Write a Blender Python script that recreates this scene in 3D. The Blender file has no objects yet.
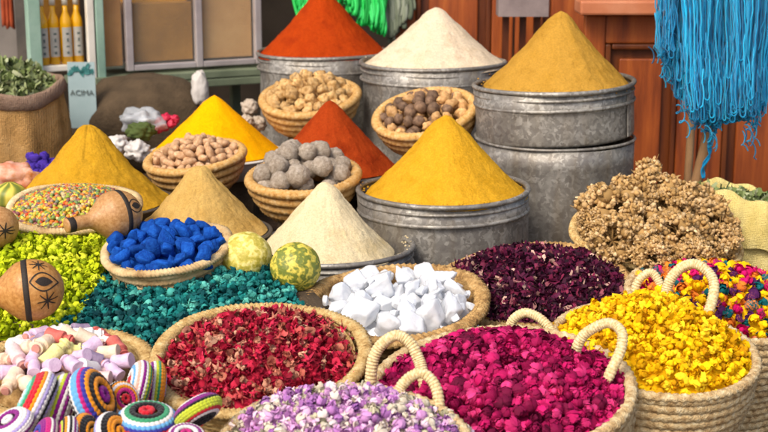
import bpy, bmesh, math, random
import numpy as np
from mathutils import Vector, Matrix, Euler, noise

random.seed(7)
rng = np.random.default_rng(7)
PI = math.pi
sc = bpy.context.scene
COL = sc.collection
R = math.radians

# ------------------------------------------------------------------ camera
CAM = Vector((0.0, 0.0, 1.5))
PITCH = R(13.0)
FPX = 1400.0                       # focal length in pixels of a 768 wide picture
cam = bpy.data.cameras.new('camera')
cam.sensor_width = 36.0
cam.lens = 36.0 * FPX / 768.0
cam.clip_end = 400
cam.dof.use_dof = True
cam.dof.focus_distance = 3.2
cam.dof.aperture_fstop = 6.3
co = bpy.data.objects.new('camera', cam)
co.location = CAM
co.rotation_euler = (PI / 2 - PITCH, 0, 0)
COL.objects.link(co)
sc.camera = co

# ------------------------------------------------------------------ sky, sun, exposure
SUN_DIR = Vector((-0.5, -0.75, 1.0)).normalized()       # towards the sun
w = bpy.data.worlds.new('World')
sc.world = w
w.use_nodes = True
nt = w.node_tree
nt.nodes.clear()
sky = nt.nodes.new('ShaderNodeTexSky')
sky.sky_type = 'NISHITA'
sky.sun_disc = False
sky.sun_elevation = math.asin(SUN_DIR.z)
sky.sun_rotation = math.atan2(SUN_DIR.x, SUN_DIR.y)
sky.dust_density = 4.0
sky.air_density = 0.7
sky.ozone_density = 0.4
bg = nt.nodes.new('ShaderNodeBackground')
bg.inputs['Strength'].default_value = 0.15
ow = nt.nodes.new('ShaderNodeOutputWorld')
nt.links.new(sky.outputs[0], bg.inputs[0])
nt.links.new(bg.outputs[0], ow.inputs[0])
sl = bpy.data.lights.new('sun', 'SUN')
sl.energy = 1.35
sl.angle = R(24)
sl.color = (1.0, 0.92, 0.79)
so = bpy.data.objects.new('sun', sl)
so.rotation_euler = SUN_DIR.to_track_quat('Z', 'Y').to_euler()
so.location = (-3, -2, 6)
COL.objects.link(so)
sc.view_settings.view_transform = 'Standard'
sc.view_settings.look = 'None'
sc.view_settings.exposure = 0.62
sc.view_settings.gamma = 1.0
sc.render.engine = 'CYCLES'
sc.cycles.use_denoising = True
sc.cycles.max_bounces = 8
sc.cycles.transparent_max_bounces = 12

# ------------------------------------------------------------------ helpers
FW = Vector((0, math.cos(PITCH), -math.sin(PITCH)))
UP = Vector((0, math.sin(PITCH), math.cos(PITCH)))

def W(px, py, t):
    """place seen at (px, py) of the 768 x 432 photograph, t metres along the view axis"""
    return CAM + t * (FW + Vector((1, 0, 0)) * ((px - 384) / FPX) + UP * ((216 - py) / FPX))

def proj(p):
    d = Vector(p) - CAM
    t = d.dot(FW)
    return 384 + FPX * d.x / t, 216 - FPX * d.dot(UP) / t, t

def m(px, t):
    return px * t / FPX

def lin(h):
    h = h.lstrip('#')
    c = [int(h[i:i + 2], 16) / 255 for i in (0, 2, 4)]
    return tuple(x / 12.92 if x <= .04045 else ((x + .055) / 1.055) ** 2.4 for x in c) + (1,)

class MB:
    def __init__(s):
        s.v = []; s.f = []; s.n = 0; s.t = []
    def add(s, v, f, tint=None):
        v = np.asarray(v, dtype=np.float64)
        o = s.n
        s.v.append(v)
        if isinstance(f, np.ndarray):
            s.f.extend((f + o).tolist())
        else:
            s.f.extend([[i + o for i in q] for q in f])
        s.n += len(v)
        s.t.append(np.full(len(v), 0.0 if tint is None else tint))
        return s
    def box(s, c, size, rot=None):
        c = Vector(c); h = Vector(size) / 2
        vs = []
        for x in (-1, 1):
            for y in (-1, 1):
                for z in (-1, 1):
                    p = Vector((x * h.x, y * h.y, z * h.z))
                    if rot: p = rot @ p
                    vs.append(c + p)
        return s.add(np.array(vs), [(0, 1, 3, 2), (4, 6, 7, 5), (0, 4, 5, 1), (2, 3, 7, 6), (0, 2, 6, 4), (1, 5, 7, 3)])
    def arrays(s):
        return np.concatenate(s.v), s.f
    def build(s, name, mat=None, parent=None, smooth=True, tint=False):
        me = mkmesh(name, np.concatenate(s.v), s.f, mat, smooth)
        if tint:
            a = me.attributes.new('tint', 'FLOAT', 'POINT')
            a.data.foreach_set('value', np.concatenate(s.t).astype(np.float32))
        return link(name, me, parent)

def mkmesh(name, v, f, mat=None, smooth=True):
    me = bpy.data.meshes.new(name)
    me.from_pydata(np.asarray(v).tolist(), [], f if not isinstance(f, np.ndarray) else f.tolist())
    if smooth:
        me.polygons.foreach_set('use_smooth', np.ones(len(me.polygons), dtype=bool))
    if mat: me.materials.append(mat)
    me.update()
    return me

def link(name, me, parent=None, mw=None):
    o = bpy.data.objects.new(name, me)
    COL.objects.link(o)
    if parent: o.parent = parent
    if mw is not None: o.matrix_basis = mw
    return o

def tag(o, label=None, cat=None, group=None, kind=None):
    if label: o['label'] = label
    if cat: o['category'] = cat
    if group: o['group'] = group
    if kind: o['kind'] = kind
    return o

def empty(name, mw, label, cat, group=None):
    o = bpy.data.objects.new(name, None)
    o.empty_display_size = .05
    COL.objects.link(o)
    o.matrix_basis = mw if isinstance(mw, Matrix) else Matrix.Translation(mw)
    return tag(o, label, cat, group)

def frame(loc, tx=0, ty=0, tz=0, s=1):
    return Matrix.Translation(loc) @ Euler((R(tx), R(ty), R(tz)), 'ZXY').to_matrix().to_4x4() @ Matrix.Scale(s, 4)

def gridfaces(nu, nv, cu=False, cv=False):
    i = np.arange(nu if cu else nu - 1)[:, None]
    j = np.arange(nv if cv else nv - 1)[None, :]
    i2 = (i + 1) % nu; j2 = (j + 1) % nv
    a = i * nv + j; b = i2 * nv + j; c = i2 * nv + j2; d = i * nv + j2
    return np.stack([a, b, c, d], -1).reshape(-1, 4)

def lathe(prof, n=64, fn=None):
    """prof: list of (r, z); fn(theta, r, z, k) -> (r, z) for relief"""
    P = np.array(prof, dtype=float)
    th = np.linspace(0, 2 * PI, n, endpoint=False)
    r = np.repeat(P[None, :, 0], n, 0); z = np.repeat(P[None, :, 1], n, 0)
    T = np.repeat(th[:, None], len(P), 1)
    if fn is not None:
        r, z = fn(T, r, z)
    v = np.stack([r * np.cos(T), r * np.sin(T), z], -1).reshape(-1, 3)
    return v, gridfaces(n, len(P), cu=True)[:, ::1]

def ring(Rr, z, a, b, n=160, k=10, relief=None):
    """closed ring round z axis, section a (radial) x b (vertical); relief(theta, phi) scales the section"""
    th = np.linspace(0, 2 * PI, n, endpoint=False)[:, None]
    ph = np.linspace(0, 2 * PI, k, endpoint=False)[None, :]
    s = 1.0 if relief is None else relief(th, ph)
    rr = Rr + a * np.cos(ph) * s
    zz = z + b * np.sin(ph) * s + 0 * th
    rr = rr + 0 * th
    v = np.stack([rr * np.cos(th), rr * np.sin(th), zz], -1).reshape(-1, 3)
    return v, gridfaces(n, k, True, True)

def tube(pts, rad, k=8, closed=False, cap=True):
    pts = np.asarray(pts, dtype=float)
    n = len(pts)
    rad = np.broadcast_to(np.asarray(rad, dtype=float), (n,)) if np.ndim(rad) < 2 else rad
    if closed: tg = np.roll(pts, -1, 0) - np.roll(pts, 1, 0)
    else: tg = np.gradient(pts, axis=0)
    tg /= np.linalg.norm(tg, axis=1, keepdims=True) + 1e-12
    ref = np.array([0, 0, 1.0])
    if abs(tg[:, 2]).max() > .9: ref = np.array([0.31, 0.95, 0.1])
    if abs(tg @ (ref / np.linalg.norm(ref))).max() > .97: ref = np.array([1.0, 0.2, 0.1])
    a = np.cross(tg, ref); a /= np.linalg.norm(a, axis=1, keepdims=True) + 1e-12
    b = np.cross(tg, a)
    ph = np.linspace(0, 2 * PI, k, endpoint=False)
    v = pts[:, None] + rad[:, None, None] * (np.cos(ph)[None, :, None] * a[:, None] + np.sin(ph)[None, :, None] * b[:, None])
    f = gridfaces(n, k, closed, True).tolist()
    if cap and not closed:
        f.append(list(range(k))); f.append(list(range((n - 1) * k, n * k))[::-1])
    return v.reshape(-1, 3), f

def spline(pts, n):
    P = [Vector(p) for p in pts]
    P = [P[0] * 2 - P[1]] + P + [P[-1] * 2 - P[-2]]
    out = []
    m_ = len(P) - 3
    for i in range(n):
        x = i / (n - 1) * m_
        k = min(int(x), m_ - 1); u = x - k
        p0, p1, p2, p3 = P[k:k + 4]
        out.append(.5 * ((2 * p1) + (p2 - p0) * u + (2 * p0 - 5 * p1 + 4 * p2 - p3) * u * u + (3 * p1 - p0 - 3 * p2 + p3) * u ** 3))
    return np.array([tuple(p) for p in out])

def ico(sub):
    bm = bmesh.new()
    bmesh.ops.create_icosphere(bm, subdivisions=sub, radius=1)
    v = np.array([tuple(x.co) for x in bm.verts]); f = [[x.index for x in q.verts] for q in bm.faces]
    bm.free()
    return v, f
ICO = {k: ico(k) for k in (1, 2, 3, 4)}

def fbm(p, sc_=1.0, oc=4):
    return noise.fractal(Vector(p) * sc_, 1.0, 2.0, oc)

def lump(sub, scale=(1, 1, 1), amp=.1, fr=2.0, seed=0.0, oc=3, absn=False):
    v, f = ICO[sub]
    out = []
    for p in v:
        q = Vector(p)
        d = fbm(q + Vector((seed, seed * 1.7, 3)), fr, oc)
        if absn: d = -abs(d)
        q = q * (1 + amp * d)
        out.append((q.x * scale[0], q.y * scale[1], q.z * scale[2]))
    return np.array(out), f

def hull(seed, n=14, scale=(1, 1, 1), bevel=.06):
    r = np.random.default_rng(seed)
    bm = bmesh.new()
    pts = r.normal(size=(n, 3)); pts /= np.linalg.norm(pts, axis=1, keepdims=True)
    pts *= r.uniform(.75, 1.1, (n, 1))
    for p in pts * np.array(scale): bm.verts.new(p)
    bmesh.ops.convex_hull(bm, input=bm.verts)
    bmesh.ops.dissolve_limit(bm, angle_limit=R(14), verts=bm.verts, edges=bm.edges)
    if bevel:
        bmesh.ops.bevel(bm, geom=list(bm.edges), offset=bevel * min(scale), segments=2, affect='EDGES', profile=.6)
    bmesh.ops.recalc_face_normals(bm, faces=bm.faces)
    bm.verts.index_update()
    v = np.array([tuple(x.co) for x in bm.verts]); f = [[x.index for x in q.verts] for q in bm.faces]
    bm.free()
    return v, f

def chunk(seed, planes=11, scale=(1, 1, 1), p=16, sub=3, amp=.05, fr=3.0):
    """broken lump: flat faces whose edges are worn round"""
    r = np.random.default_rng(seed)
    n = r.normal(size=(planes, 3)); n /= np.linalg.norm(n, axis=1, keepdims=True)
    n = np.concatenate([n, np.array([[1, 0, 0], [-1, 0, 0], [0, 1, 0], [0, -1, 0], [0, 0, 1], [0, 0, -1.0]])])
    h = np.concatenate([r.uniform(.62, 1.0, planes), r.uniform(.9, 1.1, 6)])
    v, f = ICO[sub]
    d = np.clip(v @ n.T, 0, None) / h
    rad = (d ** p).sum(1) ** (-1 / p)
    out = v * rad[:, None] * (1.2 / rad.max())
    out = np.array([tuple(Vector(q) * (1 + amp * fbm(Vector(q) + Vector((seed, 0, 0)), fr, 4))) for q in out])
    return out * np.array(scale), f

# ------------------------------------------------------------------ materials
def mat(name, cols, scale=6.0, rough=.7, bump=0.0, bscale=60.0, metal=0.0, tint=False, island=0.0, objvar=0.0, detail=6.0,
        contrast=(.3, .7), sss=0.0, trans=0.0, spec=.4, coord='Object', sheen=0.0, stretch=None, tintmap=None, alpha=1.0):
    """cols: list of hex colours spread over a noise ramp, or (with tint) over the piece's own tint 0..1"""
    M = bpy.data.materials.new(name)
    M.use_nodes = True
    t = M.node_tree; N = t.nodes; L = t.links
    P = N['Principled BSDF']
    tc = N.new('ShaderNodeTexCoord')
    src = tc.outputs[coord]
    if stretch:
        mp = N.new('ShaderNodeMapping'); mp.inputs['Scale'].default_value = stretch
        L.new(src, mp.inputs[0]); src = mp.outputs[0]
    nz = N.new('ShaderNodeTexNoise'); nz.inputs['Scale'].default_value = scale; nz.inputs['Detail'].default_value = detail
    nz.inputs['Roughness'].default_value = .6
    L.new(src, nz.inputs['Vector'])
    rp = N.new('ShaderNodeValToRGB')
    el = rp.color_ramp.elements
    if tint:
        pos = tintmap or [i / max(1, len(cols) - 1) for i in range(len(cols))]
    else:
        pos = [contrast[0] + (contrast[1] - contrast[0]) * i / max(1, len(cols) - 1) for i in range(len(cols))]
    while len(el) < len(cols): el.new(.5)
    for e, p, c in zip(el, pos, cols):
        e.position = p; e.color = lin(c)
    if tint:
        rp.color_ramp.interpolation = 'LINEAR'
        a1 = N.new('ShaderNodeAttribute'); a1.attribute_type = 'GEOMETRY'; a1.attribute_name = 'tint'
        a2 = N.new('ShaderNodeAttribute'); a2.attribute_type = 'OBJECT'; a2.attribute_name = 'tint'
        ad = N.new('ShaderNodeMath'); ad.operation = 'ADD'
        L.new(a1.outputs['Fac'], ad.inputs[0]); L.new(a2.outputs['Fac'], ad.inputs[1])
        ma = N.new('ShaderNodeMath'); ma.operation = 'MULTIPLY_ADD'; ma.inputs[1].default_value = .16; ma.inputs[2].default_value = -.08
        L.new(nz.outputs['Fac'], ma.inputs[0])
        ad2 = N.new('ShaderNodeMath'); ad2.operation = 'ADD'
        L.new(ad.outputs[0], ad2.inputs[0]); L.new(ma.outputs[0], ad2.inputs[1])
        L.new(ad2.outputs[0], rp.inputs[0])
    else:
        L.new(nz.outputs['Fac'], rp.inputs[0])
    colr = rp.outputs[0]
    if island or objvar:
        hv = N.new('ShaderNodeHueSaturation')
        val = None
        if island:
            g = N.new('ShaderNodeNewGeometry')
            mr = N.new('ShaderNodeMapRange'); mr.inputs['To Min'].default_value = 1 - island; mr.inputs['To Max'].default_value = 1 + island
            L.new(g.outputs['Random Per Island'], mr.inputs[0]); val = mr.outputs[0]
        if objvar:
            oi = N.new('ShaderNodeObjectInfo')
            mr2 = N.new('ShaderNodeMapRange'); mr2.inputs['To Min'].default_value = 1 - objvar; mr2.inputs['To Max'].default_value = 1 + objvar
            L.new(oi.outputs['Random'], mr2.inputs[0])
            if val is not None:
                mu = N.new('ShaderNodeMath'); mu.operation = 'MULTIPLY'
                L.new(val, mu.inputs[0]); L.new(mr2.outputs[0], mu.inputs[1]); val = mu.outputs[0]
            else: val = mr2.outputs[0]
        L.new(val, hv.inputs['Value']); L.new(colr, hv.inputs['Color']); colr = hv.outputs[0]
    L.new(colr, P.inputs['Base Color'])
    P.inputs['Roughness'].default_value = rough
    P.inputs['Metallic'].default_value = metal
    P.inputs['Specular IOR Level'].default_value = spec
    if sss:
        P.inputs['Subsurface Weight'].default_value = sss
        P.inputs['Subsurface Radius'].default_value = (.02, .02, .02)
    if trans: P.inputs['Transmission Weight'].default_value = trans
    if alpha < 1: P.inputs['Alpha'].default_value = alpha
    if sheen:
        P.inputs['Sheen Weight'].default_value = sheen
    if bump:
        n2 = N.new('ShaderNodeTexNoise'); n2.inputs['Scale'].default_value = bscale; n2.inputs['Detail'].default_value = 5
        L.new(src, n2.inputs['Vector'])
        b = N.new('ShaderNodeBump'); b.inputs['Strength'].default_value = bump; b.inputs['Distance'].default_value = .01
        L.new(n2.outputs['Fac'], b.inputs['Height']); L.new(b.outputs[0], P.inputs['Normal'])
    return M

def weave(M, sc_=320, strength=.5):
    t = M.node_tree; N = t.nodes; L = t.links; P = N['Principled BSDF']
    tc = N.new('ShaderNodeTexCoord'); hs = []
    for ax in ('X', 'Z'):
        wv = N.new('ShaderNodeTexWave'); wv.bands_direction = ax; wv.inputs['Scale'].default_value = sc_ / 6.28; wv.inputs['Distortion'].default_value = 1.5; wv.inputs['Detail'].default_value = 1
        L.new(tc.outputs['Object'], wv.inputs[0]); hs.append(wv.outputs['Fac'])
    mx = N.new('ShaderNodeMath'); mx.operation = 'MAXIMUM'; L.new(hs[0], mx.inputs[0]); L.new(hs[1], mx.inputs[1])
    b = N.new('ShaderNodeBump'); b.inputs['Strength'].default_value = strength; b.inputs['Distance'].default_value = .004
    old = P.inputs['Normal'].links
    if old: L.new(old[0].from_socket, b.inputs['Normal'])
    L.new(mx.outputs[0], b.inputs['Height']); L.new(b.outputs[0], P.inputs['Normal'])
    return M

def galvanised(name):
    M = bpy.data.materials.new(name); M.use_nodes = True
    t = M.node_tree; N = t.nodes; L = t.links; P = N['Principled BSDF']
    tc = N.new('ShaderNodeTexCoord')
    vo = N.new('ShaderNodeTexVoronoi'); vo.inputs['Scale'].default_value = 95; vo.feature = 'F1'
    nz0 = N.new('ShaderNodeTexNoise'); nz0.inputs['Scale'].default_value = 30; nz0.inputs['Detail'].default_value = 4
    mx0 = N.new('ShaderNodeMix'); mx0.data_type = 'RGBA'; mx0.inputs['Factor'].default_value = .06
    L.new(tc.outputs['Object'], nz0.inputs[0]); L.new(tc.outputs['Object'], mx0.inputs['A']); L.new(nz0.outputs['Color'], mx0.inputs['B'])
    L.new(mx0.outputs['Result'], vo.inputs['Vector'])
    sp = N.new('ShaderNodeSeparateColor'); L.new(vo.outputs['Color'], sp.inputs[0])
    n1 = N.new('ShaderNodeTexNoise'); n1.inputs['Scale'].default_value = 5; n1.inputs['Detail'].default_value = 8; n1.inputs['Roughness'].default_value = .65
    L.new(tc.outputs['Object'], n1.inputs[0])
    ad = N.new('ShaderNodeMath'); ad.operation = 'MULTIPLY_ADD'; ad.inputs[1].default_value = .3
    L.new(sp.outputs[0], ad.inputs[0]); L.new(n1.outputs['Fac'], ad.inputs[2])
    rp = N.new('ShaderNodeValToRGB')
    e = rp.color_ramp.elements
    e[0].position = .36; e[0].color = lin('#6c6660')
    e[1].position = .98; e[1].color = lin('#c2beb4')
    q = e.new(.66); q.color = lin('#88847c')
    L.new(ad.outputs[0], rp.inputs[0])
    # brownish dirt streaks running down
    mp = N.new('ShaderNodeMapping'); mp.inputs['Scale'].default_value = (9, 9, 1.6); L.new(tc.outputs['Object'], mp.inputs[0])
    n3 = N.new('ShaderNodeTexNoise'); n3.inputs['Scale'].default_value = 2.2; n3.inputs['Detail'].default_value = 7; L.new(mp.outputs[0], n3.inputs[0])
    r3 = N.new('ShaderNodeValToRGB'); r3.color_ramp.elements[0].position = .5; r3.color_ramp.elements[1].position = .72
    L.new(n3.outputs['Fac'], r3.inputs[0])
    mx = N.new('ShaderNodeMix'); mx.data_type = 'RGBA'
    ms = N.new('ShaderNodeMath'); ms.operation = 'MULTIPLY'; ms.inputs[1].default_value = .5
    L.new(r3.outputs[0], ms.inputs[0]); L.new(ms.outputs[0], mx.inputs['Factor'])
    L.new(rp.outputs[0], mx.inputs['A']); mx.inputs['B'].default_value = lin('#7d6f58')
    L.new(mx.outputs['Result'], P.inputs['Base Color'])
    P.inputs['Metallic'].default_value = .45
    mr = N.new('ShaderNodeMapRange'); mr.inputs['To Min'].default_value = .45; mr.inputs['To Max'].default_value = .65
    L.new(sp.outputs[1], mr.inputs[0]); L.new(mr.outputs[0], P.inputs['Roughness'])
    b = N.new('ShaderNodeBump'); b.inputs['Strength'].default_value = .25; b.inputs['Distance'].default_value = .01
    L.new(n1.outputs['Fac'], b.inputs['Height']); L.new(b.outputs[0], P.inputs['Normal'])
    return M

def powder(name, cols, bump=.6):
    """ground spice: soft mottling, fine specks and a grainy surface"""
    M = mat(name, cols, scale=11, rough=.95, spec=.06, contrast=(.3, .72), detail=10)
    t = M.node_tree; N = t.nodes; L = t.links; P = N['Principled BSDF']
    tc = N.new('ShaderNodeTexCoord')
    sp = N.new('ShaderNodeTexNoise'); sp.inputs['Scale'].default_value = 210; sp.inputs['Detail'].default_value = 3; sp.inputs['Roughness'].default_value = .7
    L.new(tc.outputs['Object'], sp.inputs[0])
    mr = N.new('ShaderNodeMapRange'); mr.inputs['From Min'].default_value = .3; mr.inputs['From Max'].default_value = .7
    mr.inputs['To Min'].default_value = .8; mr.inputs['To Max'].default_value = 1.16
    L.new(sp.outputs['Fac'], mr.inputs[0])
    hv = N.new('ShaderNodeHueSaturation'); L.new(mr.outputs[0], hv.inputs['Value'])
    L.new(P.inputs['Base Color'].links[0].from_socket, hv.inputs['Color']); L.new(hv.outputs[0], P.inputs['Base Color'])
    n2 = N.new('ShaderNodeTexNoise'); n2.inputs['Scale'].default_value = 75; n2.inputs['Detail'].default_value = 7; n2.inputs['Roughness'].default_value = .75
    L.new(tc.outputs['Object'], n2.inputs[0])
    b = N.new('ShaderNodeBump'); b.inputs['Strength'].default_value = bump; b.inputs['Distance'].default_value = .012
    L.new(n2.outputs['Fac'], b.inputs['Height']); L.new(b.outputs[0], P.inputs['Normal'])
    return M

MT = {}
MT['steel'] = galvanised('galvanised_steel')
MT['paprika'] = powder('paprika', ['#a0340a', '#ac3d0d', '#902c0a'])
MT['paprika_dark'] = powder('paprika_deep', ['#98340f', '#a43e14', '#862a0b'])
MT['cream'] = powder('cream_powder', ['#dbc79c', '#e4d2a8', '#d0b988'])
MT['flour'] = powder('pale_flour', ['#d8c09c', '#e2ceb0', '#c8ae8a'])
MT['curry'] = powder('curry', ['#b58730', '#be903a', '#a47826'])
MT['mustard'] = powder('mustard', ['#cd981c', '#d6a128', '#bc8914'])
MT['turmeric'] = powder('turmeric', ['#f0a400', '#f4ab02', '#e79a00'], .3)
MT['ochre'] = powder('ochre', ['#c08f1c', '#ca9928', '#ab7c16'])
MT['tan'] = powder('ginger', ['#c19a52', '#caa55f', '#b38b45'])
MT['straw'] = mat('straw', ['#8f6b38', '#c4a064', '#d6b87c', '#e8d09c'], scale=55, rough=.75, bump=.6, bscale=260, spec=.25, objvar=.08, stretch=(1, 1, 3))
MT['straw_orange'] = mat('orange_straw', ['#a06a2c', '#cc9c56', '#d6ac6c', '#e6c894'], scale=13, rough=.7, bump=.5, bscale=50, spec=.3, objvar=.1)
MT['straw_pale'] = mat('pale_palm', ['#8f7048', '#bfa070', '#d2ba8c', '#e6d6b0'], scale=14, rough=.8, bump=.6, bscale=60, spec=.25, objvar=.1)
MT['straw_brown'] = mat('brown_straw', ['#6e5030', '#a07c4a', '#bd9860', '#d2b27c'], scale=50, rough=.75, bump=.6, bscale=240, spec=.25, objvar=.08)
MT['cord'] = mat('cord', ['#b79a66', '#dcc491', '#eddcb4'], scale=40, rough=.7, bump=.25, bscale=200, spec=.25)

# ------------------------------------------------------------------ ground and display steps
def structure(name, mb, mt, parent=None, smooth=False):
    o = mb.build(name, mt, parent, smooth)
    if not parent: o['kind'] = 'structure'
    return o

MT['ground'] = mat('paving', ['#6a6055', '#8a7d6c', '#9c9080'], scale=3, rough=.9, bump=.4, bscale=20)
g = MB(); g.add([(-150, -150, 0), (150, -150, 0), (150, 150, 0), (-150, 150, 0)], [(0, 1, 2, 3)])
structure('ground', g, MT['ground'])
MT['darkwood'] = mat('dark_wood', ['#2a1d12', '#46321f', '#5a4129'], scale=5, rough=.8, bump=.3, bscale=40, stretch=(1, 8, 8))
MT['burlap_dark'] = mat('dark_burlap', ['#3a2f22', '#4f4130', '#5e4e3a'], scale=18, rough=.95, bump=.5, bscale=160)
steps = [(2.12, 3.62, .24), (3.62, 4.15, .47), (4.15, 5.75, .42)]
plat = bpy.data.objects.new('display_platform', None); COL.objects.link(plat); plat['kind'] = 'structure'
for y0, y1, z in steps:
    npl = max(2, round((y1 - y0) / .15))
    for i in range(npl):
        b = MB(); a0 = y0 + (y1 - y0) * i / npl; a1 = y0 + (y1 - y0) * (i + 1) / npl - .006
        b.box((0.05, (a0 + a1) / 2, z - .0125 - .002 * (i % 2)), (3.1, a1 - a0, .025))
        b.build('plank', MT['darkwood'], plat, False)
    b = MB(); b.box((0.05, y0 + .03, (z - .03) / 2), (3.0, .03, z - .03)); b.build('riser', MT['darkwood'], plat, False)

def stand(p, r, ztop):
    """low crate that lifts a basket to its height"""
    y = p[1]
    zb = 0
    for y0, y1, z in steps:
        if y0 <= y < y1: zb = z
    if ztop - zb < .02: return
    b = MB(); b.box((p[0], p[1], (zb + .002 + ztop) / 2), (r * 1.25, r * 1.25, ztop - zb - .004))
    b.build('support_block', MT['burlap_dark'], plat, False)

# ------------------------------------------------------------------ metal drums
def drum(loc, rad, h, label, rimr=.008, flare=0.0, name='metal_drum', plain=False, tx=0, ty=0):
    """loc = centre of the rim"""
    base = Vector(loc) - Vector((0, 0, h))
    e = empty(name, frame(base, tx, ty, random.uniform(0, 360)), label, 'drum', 'galvanised drums of spice')
    seed = random.uniform(0, 9)
    def dent(T, r, z):
        d = .004 * np.sin(2 * T + seed + 3 * z) + .0025 * np.sin(5 * T + seed * 2 - 9 * z)
        return r + d * rad / .25, z
    a = rad
    hb = min(.055, h * .32)
    prof = [(a * .0, .004), (a * .965, .004), (a * .975, .012), (a * .975, h * .3), (a * .977, h * .6), (a * .978, h - hb - .012),
            (a * .98, h - hb - .01), (a * .985, h - .006), (a * .97, h - .006), (a * .965, h - hb), (a * .96, h - .13 if h > .16 else h * .3), (0, h - .13 if h > .16 else h * .3)]
    v, f = lathe(prof, 96, dent); MB().add(v, f).build('body', MT['steel'], e)
    if plain: rimr = .005
    v, f = ring(a * .985, h, rimr, rimr * .9, 120, 8); v[:, 2] += .0025 * np.sin(2 * np.arctan2(v[:, 1], v[:, 0]) + seed)
    MB().add(v, f).build('rim', MT['steel'], e)
    if plain:
        s = MB(); s.box((a * .981, 0, h * .45), (.004, .022, h * .78)); s.build('seam', MT['steel'], e, False)
        return e
    v, f = ring(a * .983, h - hb, .006, .006, 120, 8); MB().add(v, f).build('hoop', MT['steel'], e)
    v, f = ring(a * .983, h - hb * .42, .004, .0045, 120, 8); MB().add(v, f).build('hoop', MT['steel'], e)
    if h > .2:
        v, f = ring(a * .979, .03, .004, .006, 120, 8); MB().add(v, f).build('hoop', MT['steel'], e)
    # riveted seam
    s = MB(); s.box((a * .981, 0, h * .45), (.004, .022, h * .78)); s.build('seam', MT['steel'], e, False)
    return e

def cone(loc, rad, h, mt, label, seed, tip=.02, concave=.04, lumps=.0035, skirt=.0):
    """heap of powder; loc = centre of its base, with a hidden plug below"""
    n, k = 180, 70
    th = np.linspace(0, 2 * PI, n, endpoint=False)
    s = np.linspace(0, 1, k) ** .85
    vs = []
    for a in th:
        ca, sa = math.cos(a), math.sin(a)
        wob = 1 + .025 * math.sin(2 * a + seed) + .015 * math.sin(3 * a + seed * 2) + .01 * math.sin(7 * a + seed)
        for u in s:
            r = rad * u
            z = h * (1 - u) - concave * h * math.sin(PI * u)
            # rounded tip
            if u < .2: z -= tip * (1 - u / .2) ** 2
            p = Vector((ca * r, sa * r, z))
            d = fbm((p.x * 14 + seed, p.y * 14, p.z * 14), 1, 4) * lumps
            d += fbm((p.x * 70 + seed, p.y * 70, p.z * 70), 1, 2) * lumps * .28
            # slides and shallow slumps running down the slope
            d -= lumps * 1.3 * max(0, noise.noise(Vector((a * 2.2 + seed, u * .8, seed * 3)))) * math.sin(PI * min(1, u * 1.05))
            d += lumps * .6 * noise.noise(Vector((a * 16 + seed, u * 4, seed))) * u
            d += lumps * .5 * noise.noise(Vector((a * 5 + seed, u * 1.5, seed))) * u
            q = r * (1 + (wob - 1) * u)
            vs.append((ca * q + ca * d * .7, sa * q + sa * d * .7, z + d * .7))
    v = np.array(vs)
    f = gridfaces(n, k, cu=True)
    o = link('spice_cone', mkmesh('spice_cone', v, f, mt), None, Matrix.Translation(loc))
    return tag(o, label, 'spice cone', 'conical heaps of ground spice')

def full_drum(px, py, t, wpx, h, dlabel, apex, mt, clabel, seed, fill=.93, sink=.012, stack=None, slabel=None, rimdust=130, **kw):
    c = W(px, py, t); rad = m(wpx, t) / 2
    drum(c, rad, h, dlabel, **kw)
    ap = W(apex[0], apex[1], t)
    ch = (ap.z - c.z) + sink
    cone((ap.x * .5 + c.x * .5, c.y, c.z - sink), rad * fill, ch + .022, mt, clabel, seed)
    if rimdust:
        mb = MB()
        for i in range(rimdust):
            th = random.uniform(0, 2 * PI) if i % 3 else random.gauss(-1.4, .5); q = rad * random.uniform(.9, .985)
            v, f = ICO[1]; g_ = random.uniform(.0015, .004)
            mb.add(v * np.array([g_, g_, g_ * .6]) + np.array([q * math.cos(th), q * math.sin(th), .008 + (0 if q > rad * .965 else -.014)]), f)
        o = mb.build('spilled_powder', mt); o.location = c
        tag(o, 'loose grains spilled round the foot of the ' + clabel.split(' cone')[0] + ' cone', 'powder', None, 'stuff')
    if stack:
        drum((c.x, c.y, c.z - h - .003), rad * 1.005, stack, slabel, plain=True)
    return c, rad

def zstep(y):
    zb = 0
    for y0, y1, z in steps:
        if y0 <= y < y1: zb = z
    return zb

T_RED, T_FLOUR, T_TALL, T_MUST, T_CREAM = 5.3, 4.95, 4.35, 3.98, 3.72
full_drum(324, 52, T_RED, 134, W(324, 52, T_RED).z - zstep(5.2) - .002, 'grey metal drum under the large red paprika cone', (322, -12), MT['paprika'],
          'tall brick red paprika cone in the rear drum, tip above the picture', 1.0, fill=.96)
full_drum(433, 62, T_FLOUR, 146, W(433, 62, T_FLOUR).z - zstep(4.9) - .002, 'grey metal drum under the pale flour cone', (438, 7), MT['flour'],
          'pale beige powder cone in the rear drum before the wooden panels', 2.0, fill=.96)
c_, r_ = W(556, 83, T_TALL), 0
full_drum(556, 83, T_TALL, 161, .165, 'dented grey drum holding the curry yellow cone, upper of a stack', (561, 10), MT['curry'],
          'dull curry yellow cone in the tallest drum beside the door', 3.0, fill=.92, ty=-2.5,
          stack=c_.z - .168 - zstep(c_.y) - .002, slabel='large spangled grey drum carrying the upper curry drum')
c_ = W(444, 189, T_MUST)
full_drum(444, 189, T_MUST, 172, .2, 'wide grey metal drum brimming with the mustard yellow cone', (447, 113), MT['mustard'],
          'bright mustard yellow cone in the middle drum', 4.0, fill=.955, ty=-.8,
          stack=max(.05, c_.z - .203 - zstep(c_.y) - .002), slabel='low grey drum below the mustard drum')
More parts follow.
